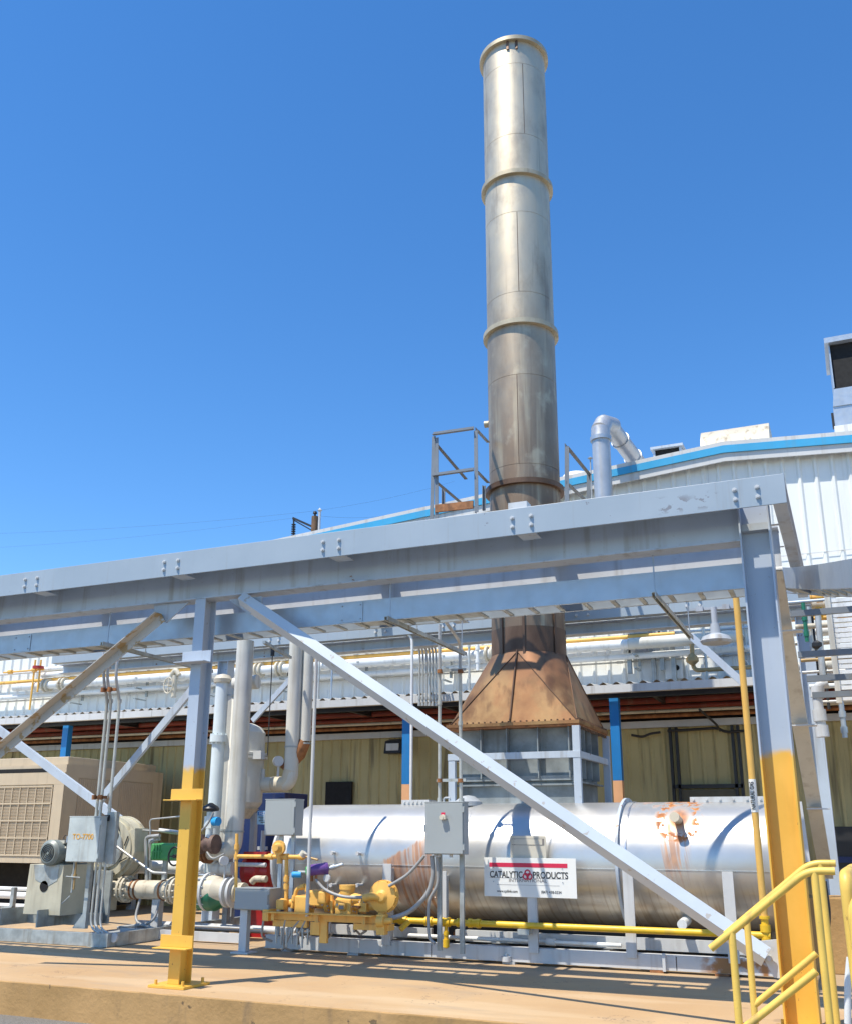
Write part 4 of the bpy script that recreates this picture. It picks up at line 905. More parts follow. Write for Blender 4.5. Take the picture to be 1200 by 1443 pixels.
MB().tube([(mc.x+.05+math.cos(k*math.pi/8)*.03, 10.75, mc.z+.195+math.sin(k*math.pi/8)*.03) for k in range(17)], .006, 6).build('lifting_eye', BLACK, mo)
MB().box((mc.x-.16, 10.62, ht+.001), (mc.x+.16, 11.1, mc.z-.14)).build('motor_foot', MOTORG, mo)
hc = at(163, 1195, y=11.55); hr = .44
hs = MB().lathe((hc.x, 11.40, hc.z), (hc.x, 11.72, hc.z), [(0, 0), (0, hr-.05), (.12, hr-.05), (.12, hr), (.18, hr), (.18, hr-.015), (.82, hr-.015), (.82, hr), (1, hr), (1, 0)], 64).build('fan_housing', IVORY, bl)
MB().lathe((hc.x, 11.38, hc.z), (hc.x, 11.40, hc.z), [(0, 0), (0, .26), (1, .26)], 40).build('inlet_ring', GALVD, hs)
m = MB()
for k in range(8):
    an = k*2*math.pi/8+.3; c = V(hc.x+math.cos(an)*.33, 11.385, hc.z+math.sin(an)*.33); d = V(math.cos(an+.9), 0, math.sin(an+.9))*.07
    m.bar(c-d, c+d, .012, .012)
m.build('clip_set', BLACK, hs)
MB().prism([(hc.x+.28, 11.42, hc.z+.22), (hc.x+.42, 11.42, hc.z+.27), (hc.x+.45, 11.42, hc.z-.05), (hc.x+.40, 11.42, hc.z-.2), (hc.x+.33, 11.42, hc.z)], (0, .3, 0)).build('outlet_bracket', IVORY, hs, .004)
MB().box((hc.x-.5, 11.3, .3), (hc.x-.1, 11.8, hc.z-.25)).build('fan_pedestal', IVORY, bl)
MB().box((hc.x-.28, 11.30, .16), (hc.x+.18, 11.34, hc.z-.3)).build('support_panel', GALVD, bl)
wy = at(159, 1178, y=11.2); MB().tube([(wy.x+math.cos(k*math.pi/10)*.09, 11.2, wy.z+math.sin(k*math.pi/10)*.09) for k in range(21)], .012, 8).bar((wy.x-.09, 11.2, wy.z), (wy.x+.09, 11.2, wy.z), .01, .01).build('handwheel', BLACK, bl)
pr_ = at(152, 1184, y=11.1); pe = at(222, 1230, y=11.1); MB().tube(bend([pr_, at(215, 1230, y=11.1), at(235, 1231, y=11.1)], .05), .018, 10).build('drain_tube', COND, bl)
# blower skid
s1_ = at(-20, 1307, y=10.2); s2_ = at(152, 1319, y=10.2)
bs = MB().box((-13, 10.2, .005), (s2_.x, 10.26, .16)).build('skid_beam', GALVD, bl, .003)
MB().box((s2_.x-.2, 10.262, .005), (s2_.x-.001, 10.36, .158)).box((s2_.x-.3, 10.18, -.0+.001), (s2_.x-.05, 10.4, .006)).build('skid_end', GALVD, bl)
MB().box((s2_.x-.08, 10.37, .0051), (s2_.x, 14.0, .159)).build('skid_beam', GALVD, bl)
MB().lathe((s2_.x+.03, 10.30, .11), (s2_.x+.03, 10.27, .11), [(0, 0), (0, .055), (1, .055), (1, 0)], 8).build('lifting_lug', PALE, bl)
for x0, x1 in ((hx-.22, hx+.01), (hx+hw-.22, hx+hw+.02)):
    MB().prism([(x0, 10.42, .165), (x0, 10.42, .37), (x0+.02, 10.42, .38), (x0+.02, 10.42, .165)], (0, 1.0, 0)).box((x0+.021, 10.9, .165), (x0+.42, 11.2, .31)).build('riser_plate', GALVD, bl)
MB().box((hx+.0, 10.61, .30), (hx+hw, 11.1, zb-.001)).build('spacer', STEEL_D, bl)
MB().box((s2_.x-1.0, 10.262, .06), (s2_.x-.2, 13, .075)).build('deck_plate', STEEL_D, bl)
# ------------------------------------------------------------------ tan air handling unit behind
ac = thing('air_handling_unit', 'big tan air handling unit with louvred panels behind the blower', 'air unit', (-13, 14, .4))
X1, Y1, Y2 = at(93, 1080, y=13).x, 13.0, 15.6; Z0, Z1 = at(60, 1217, y=13).z, at(93, 1077, y=13).z
MB().box((-17, Y1+.02, Z0), (X1-.012, Y2, Z1)).build('cabinet', TAN, ac)
MB().box((-17, Y1+.15, Z1), (X1-.1, Y2-.1, Z1+.14)).build('top_cover', TAN, ac, .01)
fx = lambda px_: at(px_, 1150, y=13).x
m = MB(); gx1 = X1-.24; gz0, gz1 = Z0+.12, Z1-.36
nx_ = 23
for i in range(nx_+1):
    x = -16.6+(gx1+16.6)*i/nx_; m.box((x-.008, Y1-.012, gz0), (x+.008, Y1-.002, gz1))
for k in range(5):
    z = gz0+(gz1-gz0)*k/4; m.box((-16.6, Y1-.014, z-.012), (gx1+.008, Y1-.0005, z+.012))
gr = m.build('coil_guard', TAN, ac)
m = MB(); z = gz0+.01
while z < gz1: m.box((-16.6, Y1+.001, z), (gx1, Y1+.012, z+.012)); z += .024
m.build('coil_fins', TAND, ac)
MB().box((-17, Y1, gz1+.03), (X1, Y1+.019, Z1-.13)).box((gx1+.02, Y1, Z0), (X1, Y1+.019, gz1+.029)).box((-17, Y1, Z0), (gx1+.0199, Y1+.019, gz0-.02)).build('front_frame', TAN, ac, .002)
MB().box((-17, Y1+.0, Z1-.125), (X1-.4, Y1+.016, Z1-.06)).build('shadow_gap', VOID, ac)
m = MB(); z = Z0+.2; m.box((X1-.011, Y1+.35, Z0+.15), (X1-.002, Y1+1.25, Z1-.22)).box((X1-.011, Y1+1.4, Z0+.15), (X1-.002, Y2-.3, Z1-.22)); m.build('side_grille', TAND, ac)
m = MB(); y = Y1+.36
while y < Y2-.3:
    if not (Y1+1.25 < y < Y1+1.4): m.box((X1-.001, y, Z0+.16), (X1+.006, y+.012, Z1-.23))
    y += .05
m.build('side_louvre', TAN, ac)
MB().box((X1-.011, Y1+.021, Z0), (X1, Y1+.33, Z1)).box((X1-.011, Y2-.28, Z0), (X1, Y2, Z1)).box((X1-.011, Y1+.331, Z1-.21), (X1, Y2-.281, Z1)).box((X1-.011, Y1+.331, Z0), (X1, Y2-.281, Z0+.14)).build('side_frame', TAN, ac)
for x in (-16.4, -14.6, X1-.35):
    for y in (Y1+.15, Y2-.2): MB().box((x-.06, y-.06, 0), (x+.06, y+.06, Z0)).build('leg', STEEL_D, ac)
MB().box((-16.8, Y1+.9, .1), (X1-.3, Y2-.1, Z0-.01)).build('compressor_bay', VOID, ac)
# rails of pipe at the far left, in front of the dark bay
for i, (py_, r_, lab) in enumerate(((1251, .03, 'upper thin'), (1260, .055, 'middle thick'), (1275, .04, 'lowest'))):
    a = at(-30, py_, y=12.5); b = at(230, py_+8, y=12.5); pipe('pipe', lab+' white pipe crossing in front of the dark bay at far left', [V(a.x, 12.5, a.z), V(at(95, py_, y=12.5).x+.6, 12.5, a.z)], r_, WHITEP, 'pipe', 'white pipes at the far left')
gf = thing('guard_frame', 'small galvanised guard frame at the far left edge', 'guard frame', tuple(at(15, 1310, y=11.4)))
a, b, c = at(-20, 1278, y=11.4), at(18, 1272, y=11.4), at(14, 1308, y=11.4)
MB().bar((a.x, 11.4, a.z), (b.x, 11.4, a.z), .04, .04).build('rail', GALVD, gf); MB().box((b.x-.06, 11.4, .1), (b.x, 11.46, a.z+.28)).build('post', GALVD, gf)
# ------------------------------------------------------------------ cream process pipe with valves
cp = thing('process_pipe', 'short fat cream pipe between rusty flanges behind the left column', 'pipe', tuple(at(210, 1255, y=11.5)))
zc = at(210, 1254, y=11.5).z
X = lambda px_, Y=11.5: at(px_, 1254, y=Y).x
MB().lathe((X(150), 11.5, zc), (X(345), 11.5, zc), [(0, .13), (.12, .13), (.12, .125), (1, .125)], 28).build('pipe', CREAM, cp)
for px_ in (178, 247):
    m = MB().lathe((X(px_)-.05, 11.5, zc), (X(px_)+.05, 11.5, zc), [(0, .12), (0, .18), (.35, .18), (.35, .13), (.65, .13), (.65, .18), (1, .18), (1, .12)], 28)
    for k in range(12):
        an = k*math.pi/6; c = V(X(px_), 11.5+math.cos(an)*.155, zc+math.sin(an)*.155); m.cyl(c-V(.09, 0, 0), c+V(.09, 0, 0), .014, n=6)
    m.build('flange', CREAM, cp)
for px_ in (190, 196, 231): MB().lathe((X(px_)-.012, 11.5, zc), (X(px_)+.012, 11.5, zc), [(0, .12), (0, .136), (1, .136), (1, .12)], 28, caps=False).build('band', RUST, cp)
for px_, top in ((204, 0), (232, 1)): MB().tube(bend([(X(px_), 11.42, zc-.12), (X(px_)+.02, 11.3, .2), (X(px_)+(.5 if not top else -.5), 11.2, .13)], .2), .018, 10).build('hose', FLEX, cp)
MB().box((X(224)-.06, 11.45, .1), (X(224)+.06, 11.55, zc-.12)).build('pipe_support', PALE, cp)
gv = thing('flanged_valve', 'round flanged valve with green lower half right of the left column', 'valve', tuple(at(305, 1255, y=11.45)))
R_ = .245
m = MB().lathe((X(283), 11.45, zc), (X(338), 11.45, zc), [(0, .1), (0, .2), (.25, .2), (.3, .215), (.5, .2), (.8, .12), (1, .12)], 32); m.build('body', CREAM, gv)
MB().lathe((X(285), 11.45, zc-.035), (X(325), 11.45, zc-.035), [(0, .17), (.1, .205), (.6, .205), (1, .1)], 32).build('lower_body', GREEND, gv)
for px_, rr in ((283, R_), (298, R_), (325, .19), (333, .19)):
    m = MB().lathe((X(px_)-.018, 11.45, zc), (X(px_)+.018, 11.45, zc), [(0, .1), (0, rr), (1, rr), (1, .1)], 36, caps=False); m.build('flange', PALE, gv)
for k in range(12):
    an = k*math.pi/6+.2; c = V(X(283), 11.45+math.cos(an)*.22, zc+math.sin(an)*.22); MB().cyl(c-V(.04, 0, 0), c+V(X(298)-X(283)+.04, 0, 0), .011, n=6).build('stud', GALV, gv)
a = at(313, 1238, y=11.35); MB().tube([(a.x, 11.4, zc+.1), (a.x, 11.4, zc+.36)], .012, 8).lathe((a.x-.02, 11.38, zc+.40), (a.x+.03, 11.34, zc+.40), [(0, 0), (0, .06), (1, .06), (1, 0)], 20).build('gauge', PALE, gv)
# green actuator
ga = thing('valve_actuator', 'green valve actuator with black handwheel left of the yellow column', 'actuator', tuple(at(235, 1200, y=11.6)))
a = at(219, 1188, y=11.6); b = at(250, 1213, y=11.6)
MB().box((a.x, 11.5, b.z), (b.x, 11.75, a.z)).build('housing', GREENP, ga, .03)
m = MB()
for f in (.12, .3, .48): m.box((a.x+.03+.25*f, 11.485, b.z+.02), (a.x+.05+.25*f, 11.4995, a.z-.02))
m.box((a.x+.02, 11.487, (a.z+b.z)/2-.01), (a.x+.2, 11.4995, (a.z+b.z)/2+.01)); m.build('casting_ribs', GREENP, ga)
c = at(246, 1207, y=11.4); hwm = MB().tube([(c.x+math.cos(k*math.pi/10)*.10, 11.4, c.z+math.sin(k*math.pi/10)*.12) for k in range(21)], .013, 8).bar((c.x-.1, 11.4, c.z), (c.x+.1, 11.4, c.z), .015, .015).cyl((c.x, 11.38, c.z), (c.x, 11.5, c.z), .025)
hwm.build('handwheel', BLACK, ga)
MB().cyl(((a.x+b.x)/2, 11.6, zc+.1), ((a.x+b.x)/2, 11.6, b.z), .04, n=12).build('stem', GALVD, ga)
for i, (pts, r_) in enumerate((([(207, 1245), (206, 1180), (225, 1178)], .028), ([(211, 1245), (212, 1186), (225, 1183)], .022), ([(212, 1180), (211, 1155), (262, 1150)], .011), ([(195, 1170), (262, 1173)], .011), ([(225, 1170), (262, 1175)], .03))):
    pipe('instrument_tube', 'one of the thin bent metal tubes round the green valve actuator', [at(x, y_, y=11.5+.03*i) for x, y_ in pts], r_, COND, 'tube', 'thin tubes round the green actuator', br=.06, n=10)
lw = at(205, 1222, y=12.0)
pipe('pipe', 'long horizontal white pipe behind the green actuator', [V(at(165, 1222, y=12).x, 12, lw.z), V(at(330, 1222, y=12).x, 12, lw.z)], .09, WHITEP, 'pipe')
for i in range(2):
    yy = at(200, (1240, 1283)[i], y=(12.4, 11.9)[i]); pipe('floor_rail', ['upper pale steel rail behind the cream pipe', 'lower pale steel rail on the slab behind the cream pipe'][i], [V(-9.6, (12.4, 11.9)[i], (.5, .12)[i]), V(-7.0, (12.4, 11.9)[i], (.5, .12)[i])], .05, PALE, 'rail', n=4)
sk2 = thing('pipe_stand', 'pale low steel stand beam between blower skid and tank', 'stand', (-8, 11.2, .1))
MB().box((at(170, 1300, y=11.2).x, 11.2, .02), (at(345, 1300, y=11.2).x, 11.26, .13)).build('beam', PALE, sk2); MB().tube([(at(245, 1290, y=11).x, 11, .22), (at(372, 1290, y=11).x, 11, .22)], .012, 8).build('conduit', COND, sk2)
# ------------------------------------------------------------------ vertical pipes
def vpipe(label, pxb, pyb, pyt, Y, r, mat, bands=(), group='vertical pipes left of the tank', top=None, bottom=None, name='vertical_pipe', br=.3):
    a = at(pxb, pyb, y=Y); zt_ = at(pxb, pyt, y=Y).z; pts = [a, V(a.x, Y, zt_)]
    if bottom: pts = [V(*b) for b in bottom(a)]+pts
    if top: pts += [V(*t_) for t_ in top(V(a.x, Y, zt_))]
    th = thing(name, label, 'pipe', tuple(a), group); MB().tube(bend(pts, br, 8), r, 20).build('pipe', mat, th)
    for bz in bands:
        z = at(pxb, bz, y=Y).z; MB().lathe((a.x, Y, z-.012), (a.x, Y, z+.012), [(0, r), (0, r+.006), (1, r+.006), (1, r)], 20, caps=False).build('band', GALVD, th)
    return th, a, zt_
th, a, zt_ = vpipe('grey lagged pipe with elbow at the bottom beside the vessel', 331, 1170, 905, 11.85, .125, LAG, (1172,), bottom=lambda p: [(p.x-.45, 11.85, p.z-.28), (p.x-.02, 11.85, p.z-.28)])
fm = MB()
for dx in (-.40, -.45): fm.cyl((a.x+dx-.015, 11.85, a.z-.28), (a.x+dx+.015, 11.85, a.z-.28), .17, n=24)
fm.build('flange', RUST, th)
vpipe('grey lagged pipe bent over at the top behind the column', 311, 1230, 968, 12.1, .105, LAG, (982, 1170), top=lambda p: [(p.x+.05, 12.1, p.z+.02), (p.x+.42, 12.15, p.z+.05)])
th, a, zt_ = vpipe('pale blue pipe with a bolted flange joint next to the column', 297, 1230, 962, 12.0, .10, CYAN, ())
z = at(297, 1042, y=12).z; m = MB().cyl((a.x, 12, z-.05), (a.x, 12, z+.05), .135, n=28)
for k in range(10): an = k*math.pi/5; m.cyl((a.x+math.cos(an)*.12, 12+math.sin(an)*.12, z-.075), (a.x+math.cos(an)*.12, 12+math.sin(an)*.12, z+.075), .012, n=6)
m.build('flange', CYAN, th)
z = zt_; MB().lathe((a.x, 12, z-.02), (a.x, 12, z+.12), [(0, .13), (.4, .14), (.8, .1), (1, 0)], 20).build('rusty_cap', CREAM, th)
th, a, zt_ = vpipe('tall pale pipe with a rusty elbow feeding the vessel', 410, 1095, 905, 12.6, .105, LAG, (1053,), bottom=lambda p: [(p.x-.75, 12.6, p.z-.10), (p.x-.05, 12.6, p.z-.10)], br=.12)
MB().tube(bend([(a.x-.30, 12.6, a.z-.10), (a.x-.05, 12.6, a.z-.10), (a.x, 12.6, a.z+.1)], .12, 8), .109, 18).build('rusty_elbow', CREAM, th)
fm = MB(); fm.cyl((a.x-.66, 12.6, a.z-.10), (a.x-.63, 12.6, a.z-.10), .18, n=24).cyl((a.x-.72, 12.6, a.z-.10), (a.x-.69, 12.6, a.z-.10), .18, n=24); fm.build('flange', BLACK, th)
MB().cyl((a.x-.45, 12.55, a.z-.05), (a.x-.45, 12.55, a.z+.12), .03).lathe((a.x-.18, 12.5, a.z+.22), (a.x-.13, 12.46, a.z+.22), [(0, 0), (0, .075), (1, .075), (1, 0)], 20).cyl((a.x-.16, 12.5, a.z), (a.x-.16, 12.5, a.z+.2), .018).build('gauge', PALE, th)
th, a, zt_ = vpipe('slimmer pale pipe ending in a rusty slanted branch', 430, 1045, 905, 12.7, .085, LAG, (1048,))
MB().tube([(a.x, 12.7, a.z), (a.x-.1, 12.68, a.z-.16), (a.x-.28, 12.62, a.z-.42)], .09, 18, radii=[.09, .125, .085]).build('rusty_branch', RUST, th)
# vessel
ve = thing('pressure_vessel', 'upright grey domed vessel with a flanged waist behind the lagged pipes', 'vessel', tuple(at(347, 1130, y=12.5)))
va, vb = at(347, 1018, y=12.5), at(350, 1150, y=12.5); vr = .30
zf_ = at(350, 1066, y=12.5).z
MB().lathe((va.x, 12.5, vb.z), (va.x, 12.5, va.z), [(0, .05), (.02, .16), (.1, vr-.03), (.14, vr), (.88, vr), (.94, vr-.06), (.98, vr-.17), (1, 0)], 40).build('shell', LAG, ve)
MB().lathe((va.x, 12.5, zf_-.04), (va.x, 12.5, zf_+.04), [(0, vr), (0, vr+.05), (.45, vr+.05), (.45, vr+.02), (.55, vr+.02), (.55, vr+.05), (1, vr+.05), (1, vr)], 40, caps=False).build('waist_flange', LAG, ve)
MB().box((va.x+.22, 12.3, zf_-.06), (va.x+.42, 12.4, zf_+.06)).build('clamp', PALE, ve)
MB().lathe((va.x+.02, 12.5, vb.z-.04), (va.x+.02, 12.5, vb.z+.1), [(0, .12), (1, .24)], 30).build('base_ring', CREAM, ve)
for k in range(3):
    an = k*2.1+.4; MB().box((va.x+math.cos(an)*.2-.04, 12.5+math.sin(an)*.2-.04, 0), (va.x+math.cos(an)*.2+.04, 12.5+math.sin(an)*.2+.04, vb.z+.05)).build('leg', STEEL_D, ve)
ns = thing('notice_sign', 'small blue and white notice sign near the vessel', 'sign', tuple(at(374, 1152, y=12.1)))
a, b = at(363, 1143, y=12.1), at(384, 1162, y=12.1); MB().box((a.x, 12.1, b.z), (b.x, 12.106, a.z)).build('sign_panel', paint('pale_blue_sign', (.30, .48, .62), .4, 0, .05, 5, 0), ns)
MB().box((a.x+.008, 12.096, a.z-.062), (b.x-.008, 12.0995, a.z-.01)).build('header', SIGNBLUE, ns); text('NOTICE', .05, ((a.x+b.x)/2, 12.095, a.z-.036), SKIN, ns, width=(b.x-a.x)*.7, extr=.0005)
m = MB()
for k in range(4):
    wdt = (.8, .6, .75, .5)[k]*(b.x-a.x)/2; z = a.z-.085-.025*k; m.box(((a.x+b.x)/2-wdt, 12.097, z-.006), ((a.x+b.x)/2+wdt, 12.0995, z+.006))
m.build('small_print', INK, ns)
nb = thing('blue_cabinet', 'dark navy blue cabinet behind the vessel and control box', 'cabinet', tuple(at(375, 1190, y=13.2)))
a, b = at(338, 1118, y=13.2), at(398, 1205, y=13.2); MB().box((a.x, 13.2, 0.0), (b.x, 13.9, a.z)).build('case', NAVY, nb, .01)
MB().box((a.x+.3, 13.185, .6), (a.x+.34, 13.199, a.z-.2)).build('door_gap', BLACK, nb); MB().cyl((at(371, 1180, y=13.1).x, 13.1, .95), (at(371, 1180, y=13.1).x, 13.1, 1.4), .035).box((at(371, 1180, y=13.1).x-.08, 13.08, 1.12), (at(371, 1180, y=13.1).x+.08, 13.12, 1.17)).build('valve_tube', PALE, nb)
rp = thing('red_pump', 'bright red pump casing low behind the yellow gas pipes', 'pump', tuple(at(368, 1240, y=12.0)))
c = at(368, 1228, y=12.2); MB().lathe((c.x-.22, 12.2, c.z), (c.x+.2, 12.2, c.z), [(0, 0), (0, .20), (.2, .22), (.6, .22), (.7, .17), (1, .17), (1, 0)], 28).box((c.x-.18, 12.08, .0), (c.x+.16, 12.32, c.z-.1)).build('casing', REDP, rp)
MB().box((c.x-.17, 12.0, c.z+.17), (c.x+.2, 12.3, c.z+.26)).build('top_flange', REDP, rp); MB().tube([(c.x-.25, 12.0, c.z+.09), (c.x+.2, 12.0, c.z+.09)], .03).build('pipe', PALE, rp)
MB().tube(bend([(c.x+.02, 11.95, c.z-.14), (c.x+.07, 11.95, c.z-.09), (c.x+.25, 11.95, c.z-.09)], .05), .045).build('outlet', CREAM, rp)
# control valve with blue positioner
cv = thing('control_valve', 'control valve with black dome top and small blue cap by the column', 'valve', tuple(at(295, 1195, y=11.6)))
c = at(297, 1140, y=11.6); v0 = at(293, 1190, y=11.6)
MB().lathe((c.x, 11.6, c.z-.04), (c.x, 11.6, c.z+.08), [(0, .03), (.1, .11), (.35, .12), (.6, .10), (.85, .05), (1, .02)], 20).build('diaphragm_dome', BLACK, cv)
MB().cyl((c.x, 11.6, v0.z), (c.x, 11.6, c.z-.04), .05, n=14).box((c.x-.06, 11.55, c.z-.26), (c.x+.06, 11.66, c.z-.10)).build('yoke', CYAN, cv)
MB().lathe((c.x+.1, 11.55, c.z-.17), (c.x+.19, 11.53, c.z-.17), [(0, 0), (0, .06), (1, .06), (1, 0)], 18).build('blue_cap', SKYB, cv)
MB().lathe((v0.x-.14, 11.6, v0.z), (v0.x+.14, 11.6, v0.z), [(0, 0), (0, .13), (.2, .13), (.25, .08), (.5, .11), (.75, .08), (.8, .13), (1, .13), (1, 0)], 24).build('valve_body', paint('dirty_valve_brown', (.16, .10, .08), .6, .1, .3, 9, .4), cv)
MB().tube(bend([(v0.x+.05, 11.52, v0.z-.1), (v0.x+.16, 11.5, v0.z-.2), (v0.x+.35, 11.5, v0.z-.12)], .1), .014, 8).tube(bend([(c.x-.1, 11.5, c.z-.33), (c.x+.05, 11.5, c.z-.2), (c.x+.12, 11.5, c.z-.05)], .1), .014, 8).build('air_tube', FLEX, cv)
# thin cable hanging by the vessel
a = at(377, 1065, y=11.9); b = at(373, 915, y=11.9); o = MB().tube([a, V(a.x, 11.9, at(377, 912, y=11.9).z)], .008, 8).cyl(V(a.x, 11.9, at(377, 925, y=11.9).z), V(a.x, 11.9, at(377, 912, y=11.9).z), .03, n=8).build('hanging_cable', RUBBER); tag(o, 'thin dark cable hanging straight down beside the vessel', 'cable')
sv = thing('strut_support', 'short strut arm holding the tall pale pipe under the tray', 'support arm', tuple(at(395, 912, y=11.5)))
a, b = at(372, 905, y=11.2), at(410, 918, y=12.4); MB().bar((a.x, 11.2, a.z), (b.x, 12.4, a.z), .04, .04).build('arm', GALVD, sv)
# ------------------------------------------------------------------ pipes along the building wall
def wallpipe(label, pxl, pyl, pxr, pyr, Y, r, mat, name='wall_pipe', group='pipes along the white wall', ext=(0, 0)):
    a, b = at(pxl, pyl, y=Y), at(pxr, pyr, y=Y); z = (a.z+b.z)/2
    th = thing(name, label, 'pipe', ((a.x+b.x)/2, Y, z), group); MB().tube([(a.x-ext[0], Y, z), (b.x+ext[1], Y, z)], r, 14).build('pipe', mat, th)
    return th, a.x, b.x, z
wallpipe('thin yellow pipe running the length of the white wall', 0, 963, 950, 893, 16.2, .035, YEL, ext=(8, 0))
th, x0, x1, z = wallpipe('thick white pipe with flanged joints along the wall below the yellow pipe', 20, 971, 890, 905, 16.1, .085, WHITEP)
for px_ in (68, 91, 365, 395, 690):
    x = at(px_, 950, y=16.1).x; m = MB()
    for d in (-.05, .05): m.cyl((x+d-.02, 16.1, z), (x+d+.02, 16.1, z), .14, n=20)
    m.build('flange', CREAM, th)
x = at(247, 950, y=16.0).x; MB().tube(bend([(x-.1, 16.0, z), (x, 16.0, z+.12), (x+.1, 16.0, z)], .06), .05).cyl((x, 16, z-.45), (x, 16, z), .05).build('tee', CREAM, th)
c = at(237, 966, y=15.9); MB().tube([(c.x+math.cos(k*math.pi/10)*.11, 15.9, c.z+math.sin(k*math.pi/10)*.16) for k in range(21)], .014, 8).bar((c.x-.1, 15.9, c.z), (c.x+.1, 15.9, c.z), .015, .015).bar((c.x, 15.9, c.z-.15), (c.x, 15.9, c.z+.15), .015, .015).cyl((c.x, 15.88, c.z), (c.x, 16.0, c.z), .02).build('handwheel', CREAM, th)
wallpipe('lagged grey pipe on the wall at the right behind the hanging lamp', 885, 906, 1045, 898, 16.05, .10, LAG)
wallpipe('white pipe low on the wall above the canopy', 0, 984, 1060, 913, 16.25, .055, WHITEP, ext=(8, 0))
wallpipe('upper white pipe high on the wall at the left', 60, 943, 600, 901, 16.2, .045, WHITEP)
wallpipe('second white pipe just under the upper white pipe', 60, 952, 600, 910, 16.15, .06, WHITEP)
yv = thing('yellow_manifold', 'rusty yellow pipe manifold on the wall at far left', 'pipe', tuple(at(55, 960, y=16)))
for px_, y0, y1 in ((50, 930, 1000), (58, 930, 975)):
    a, b = at(px_, y0, y=16), at(px_, y1, y=16); MB().tube([(a.x, 16, a.z), (a.x, 16, b.z)], .022).build('riser', YEL, yv)
a, b = at(5, 948, y=16), at(62, 942, y=16); MB().tube([(a.x, 16, a.z), (b.x, 16, a.z)], .02).cyl((b.x-.3, 15.98, a.z), (b.x-.2, 15.98, a.z), .045).cyl((b.x-1, 15.98, a.z), (b.x-.9, 15.98, a.z), .045).build('header', YEL, yv)
c = at(54, 941, y=15.9); MB().cyl((c.x, 15.9, c.z-.02), (c.x, 15.9, c.z+.03), .12, n=16).build('red_handwheel', REDP, yv)
for i, (px_, y0, y1) in enumerate(((920, 925, 962), (925, 860, 905), (573, 865, 915), (930, 890, 945), (884, 885, 950), (945, 880, 960), (183, 930, 962))):
    a, b = at(px_, y0, y=16.35), at(px_, y1, y=16.35); o = MB().box((a.x-.035, 16.3, b.z), (a.x+.035, 16.38, a.z)).build('pipe_support', GALVD)
    tag(o, 'one of the upright channel supports fixed to the white wall', 'pipe support', 'upright channel supports on the wall')
wb = thing('wall_box', 'grey box fixed on the white wall above the yellow pipe', 'box', tuple(at(897, 887, y=16.3)))
a, b = at(884, 881, y=16.2), at(912, 892, y=16.2); MB().box((a.x, 16.2, b.z), (b.x, 16.45, a.z)).build('case', STEEL_D, wb, .01)
a, b = at(883, 892, y=16.3), at(912, 925, y=16.3); MB().box((a.x, 16.3, b.z), (b.x, 16.45, a.z)).build('lower_case', PALE, wb, .01)
wp = thing('wall_panel_outlet', 'white wall panel with a round black hole behind the right brace', 'wall panel', tuple(at(946, 942, y=16.4)))
a, b = at(935, 926, y=16.42), at(962, 956, y=16.42); MB().box((a.x, 16.42, b.z), (b.x, 16.45, a.z)).build('panel', WHITEW, wp, .004)
c = at(953, 941, y=16.415); MB().lathe((c.x, 16.41, c.z), (c.x, 16.4195, c.z), [(0, 0), (0, .045), (1, .045)], 18).build('hole', VOID, wp)
br_ = thing('brass_valve', 'brass drip valve hanging from the lagged wall pipe', 'valve', tuple(at(975, 935, y=15.9)))
a, b = at(974, 908, y=15.95), at(979, 945, y=15.95); MB().tube(bend([(a.x, 15.95, a.z), (a.x, 15.95, b.z), (a.x+1.2, 15.95, b.z)], .1), .035).build('pipe', BRASS, br_)
c = at(975, 930, y=15.9); MB().lathe((c.x, 15.9, c.z-.08), (c.x, 15.9, c.z+.1), [(0, .04), (.3, .1), (.6, .1), (1, .04)], 14).build('body', BRASS, br_)
for i, (lab, pyl, r, mat, Y) in enumerate((('thin conduit just above the canopy gutter line', 972, .018, COND, 16.35), ('thin conduit under the thick white wall pipe', 935, .016, COND, 16.4), ('galvanised conduit over the yellow wall pipe', 899, .025, GALV, 16.38), ('pale blue slim pipe between the white wall pipes', 926, .028, CYAN, 16.3), ('uppermost slim pipe on the white wall behind the rear beam', 884, .03, WHITEP, 16.3))):
    a = at(850, pyl, y=Y); th = thing('wall_conduit', lab, 'pipe', (-6, Y, a.z), 'thin pipes on the white wall'); MB().tube([(-18, Y, a.z), (-.4-.3*i, Y, a.z)], r, 10).build('pipe', mat, th)
    for k in range(9): MB().cyl((-16+1.75*k+.2*i, Y, a.z), (-15.9+1.75*k+.2*i, Y, a.z), r*1.5, n=10).build('coupling', mat, th)
for i in range(9):
    x = -15.2+i*1.72; zt3 = at(850, 880, y=16.3).z
    o = thing('pipe_hanger', 'slotted channel hanger with rod clamps holding the wall pipes', 'pipe hanger', (x, 16.25, zt3), 'pipe hangers on the white wall')
    MB().box((x-.02, 16.36, zt3-.75), (x+.02, 16.41, zt3+.1)).build('channel', GALVD, o)
    for zz in (4.34, 4.55, 4.12): MB().box((x-.025, 16.0, zz-.11), (x+.025, 16.36, zz-.09)).build('bracket_arm', GALVD, o)
for i, (px_, y0, y1, r, mat, lab) in enumerate(((660, 880, 985, .02, COND, 'slim upright conduit on the wall left of the hood'), (672, 900, 945, .03, WHITEP, 'short upright pipe stub on the wall left of the hood'), (452, 880, 990, .018, COND, 'slim upright conduit crossing the wall pipes mid left'), (470, 880, 992, .018, GALV, 'second slim upright conduit crossing the wall pipes mid left'), (990, 880, 960, .022, COND, 'slim upright conduit on the wall near the yellow riser'))):
    a, b = at(px_, y0, y=15.95), at(px_, y1, y=15.95); pipe('wall_conduit', lab, [V(a.x, 15.95, a.z), V(a.x, 15.95, b.z)], r, mat, 'conduit', 'upright conduits on the white wall', couplings=((0, .3), (0, .7)))
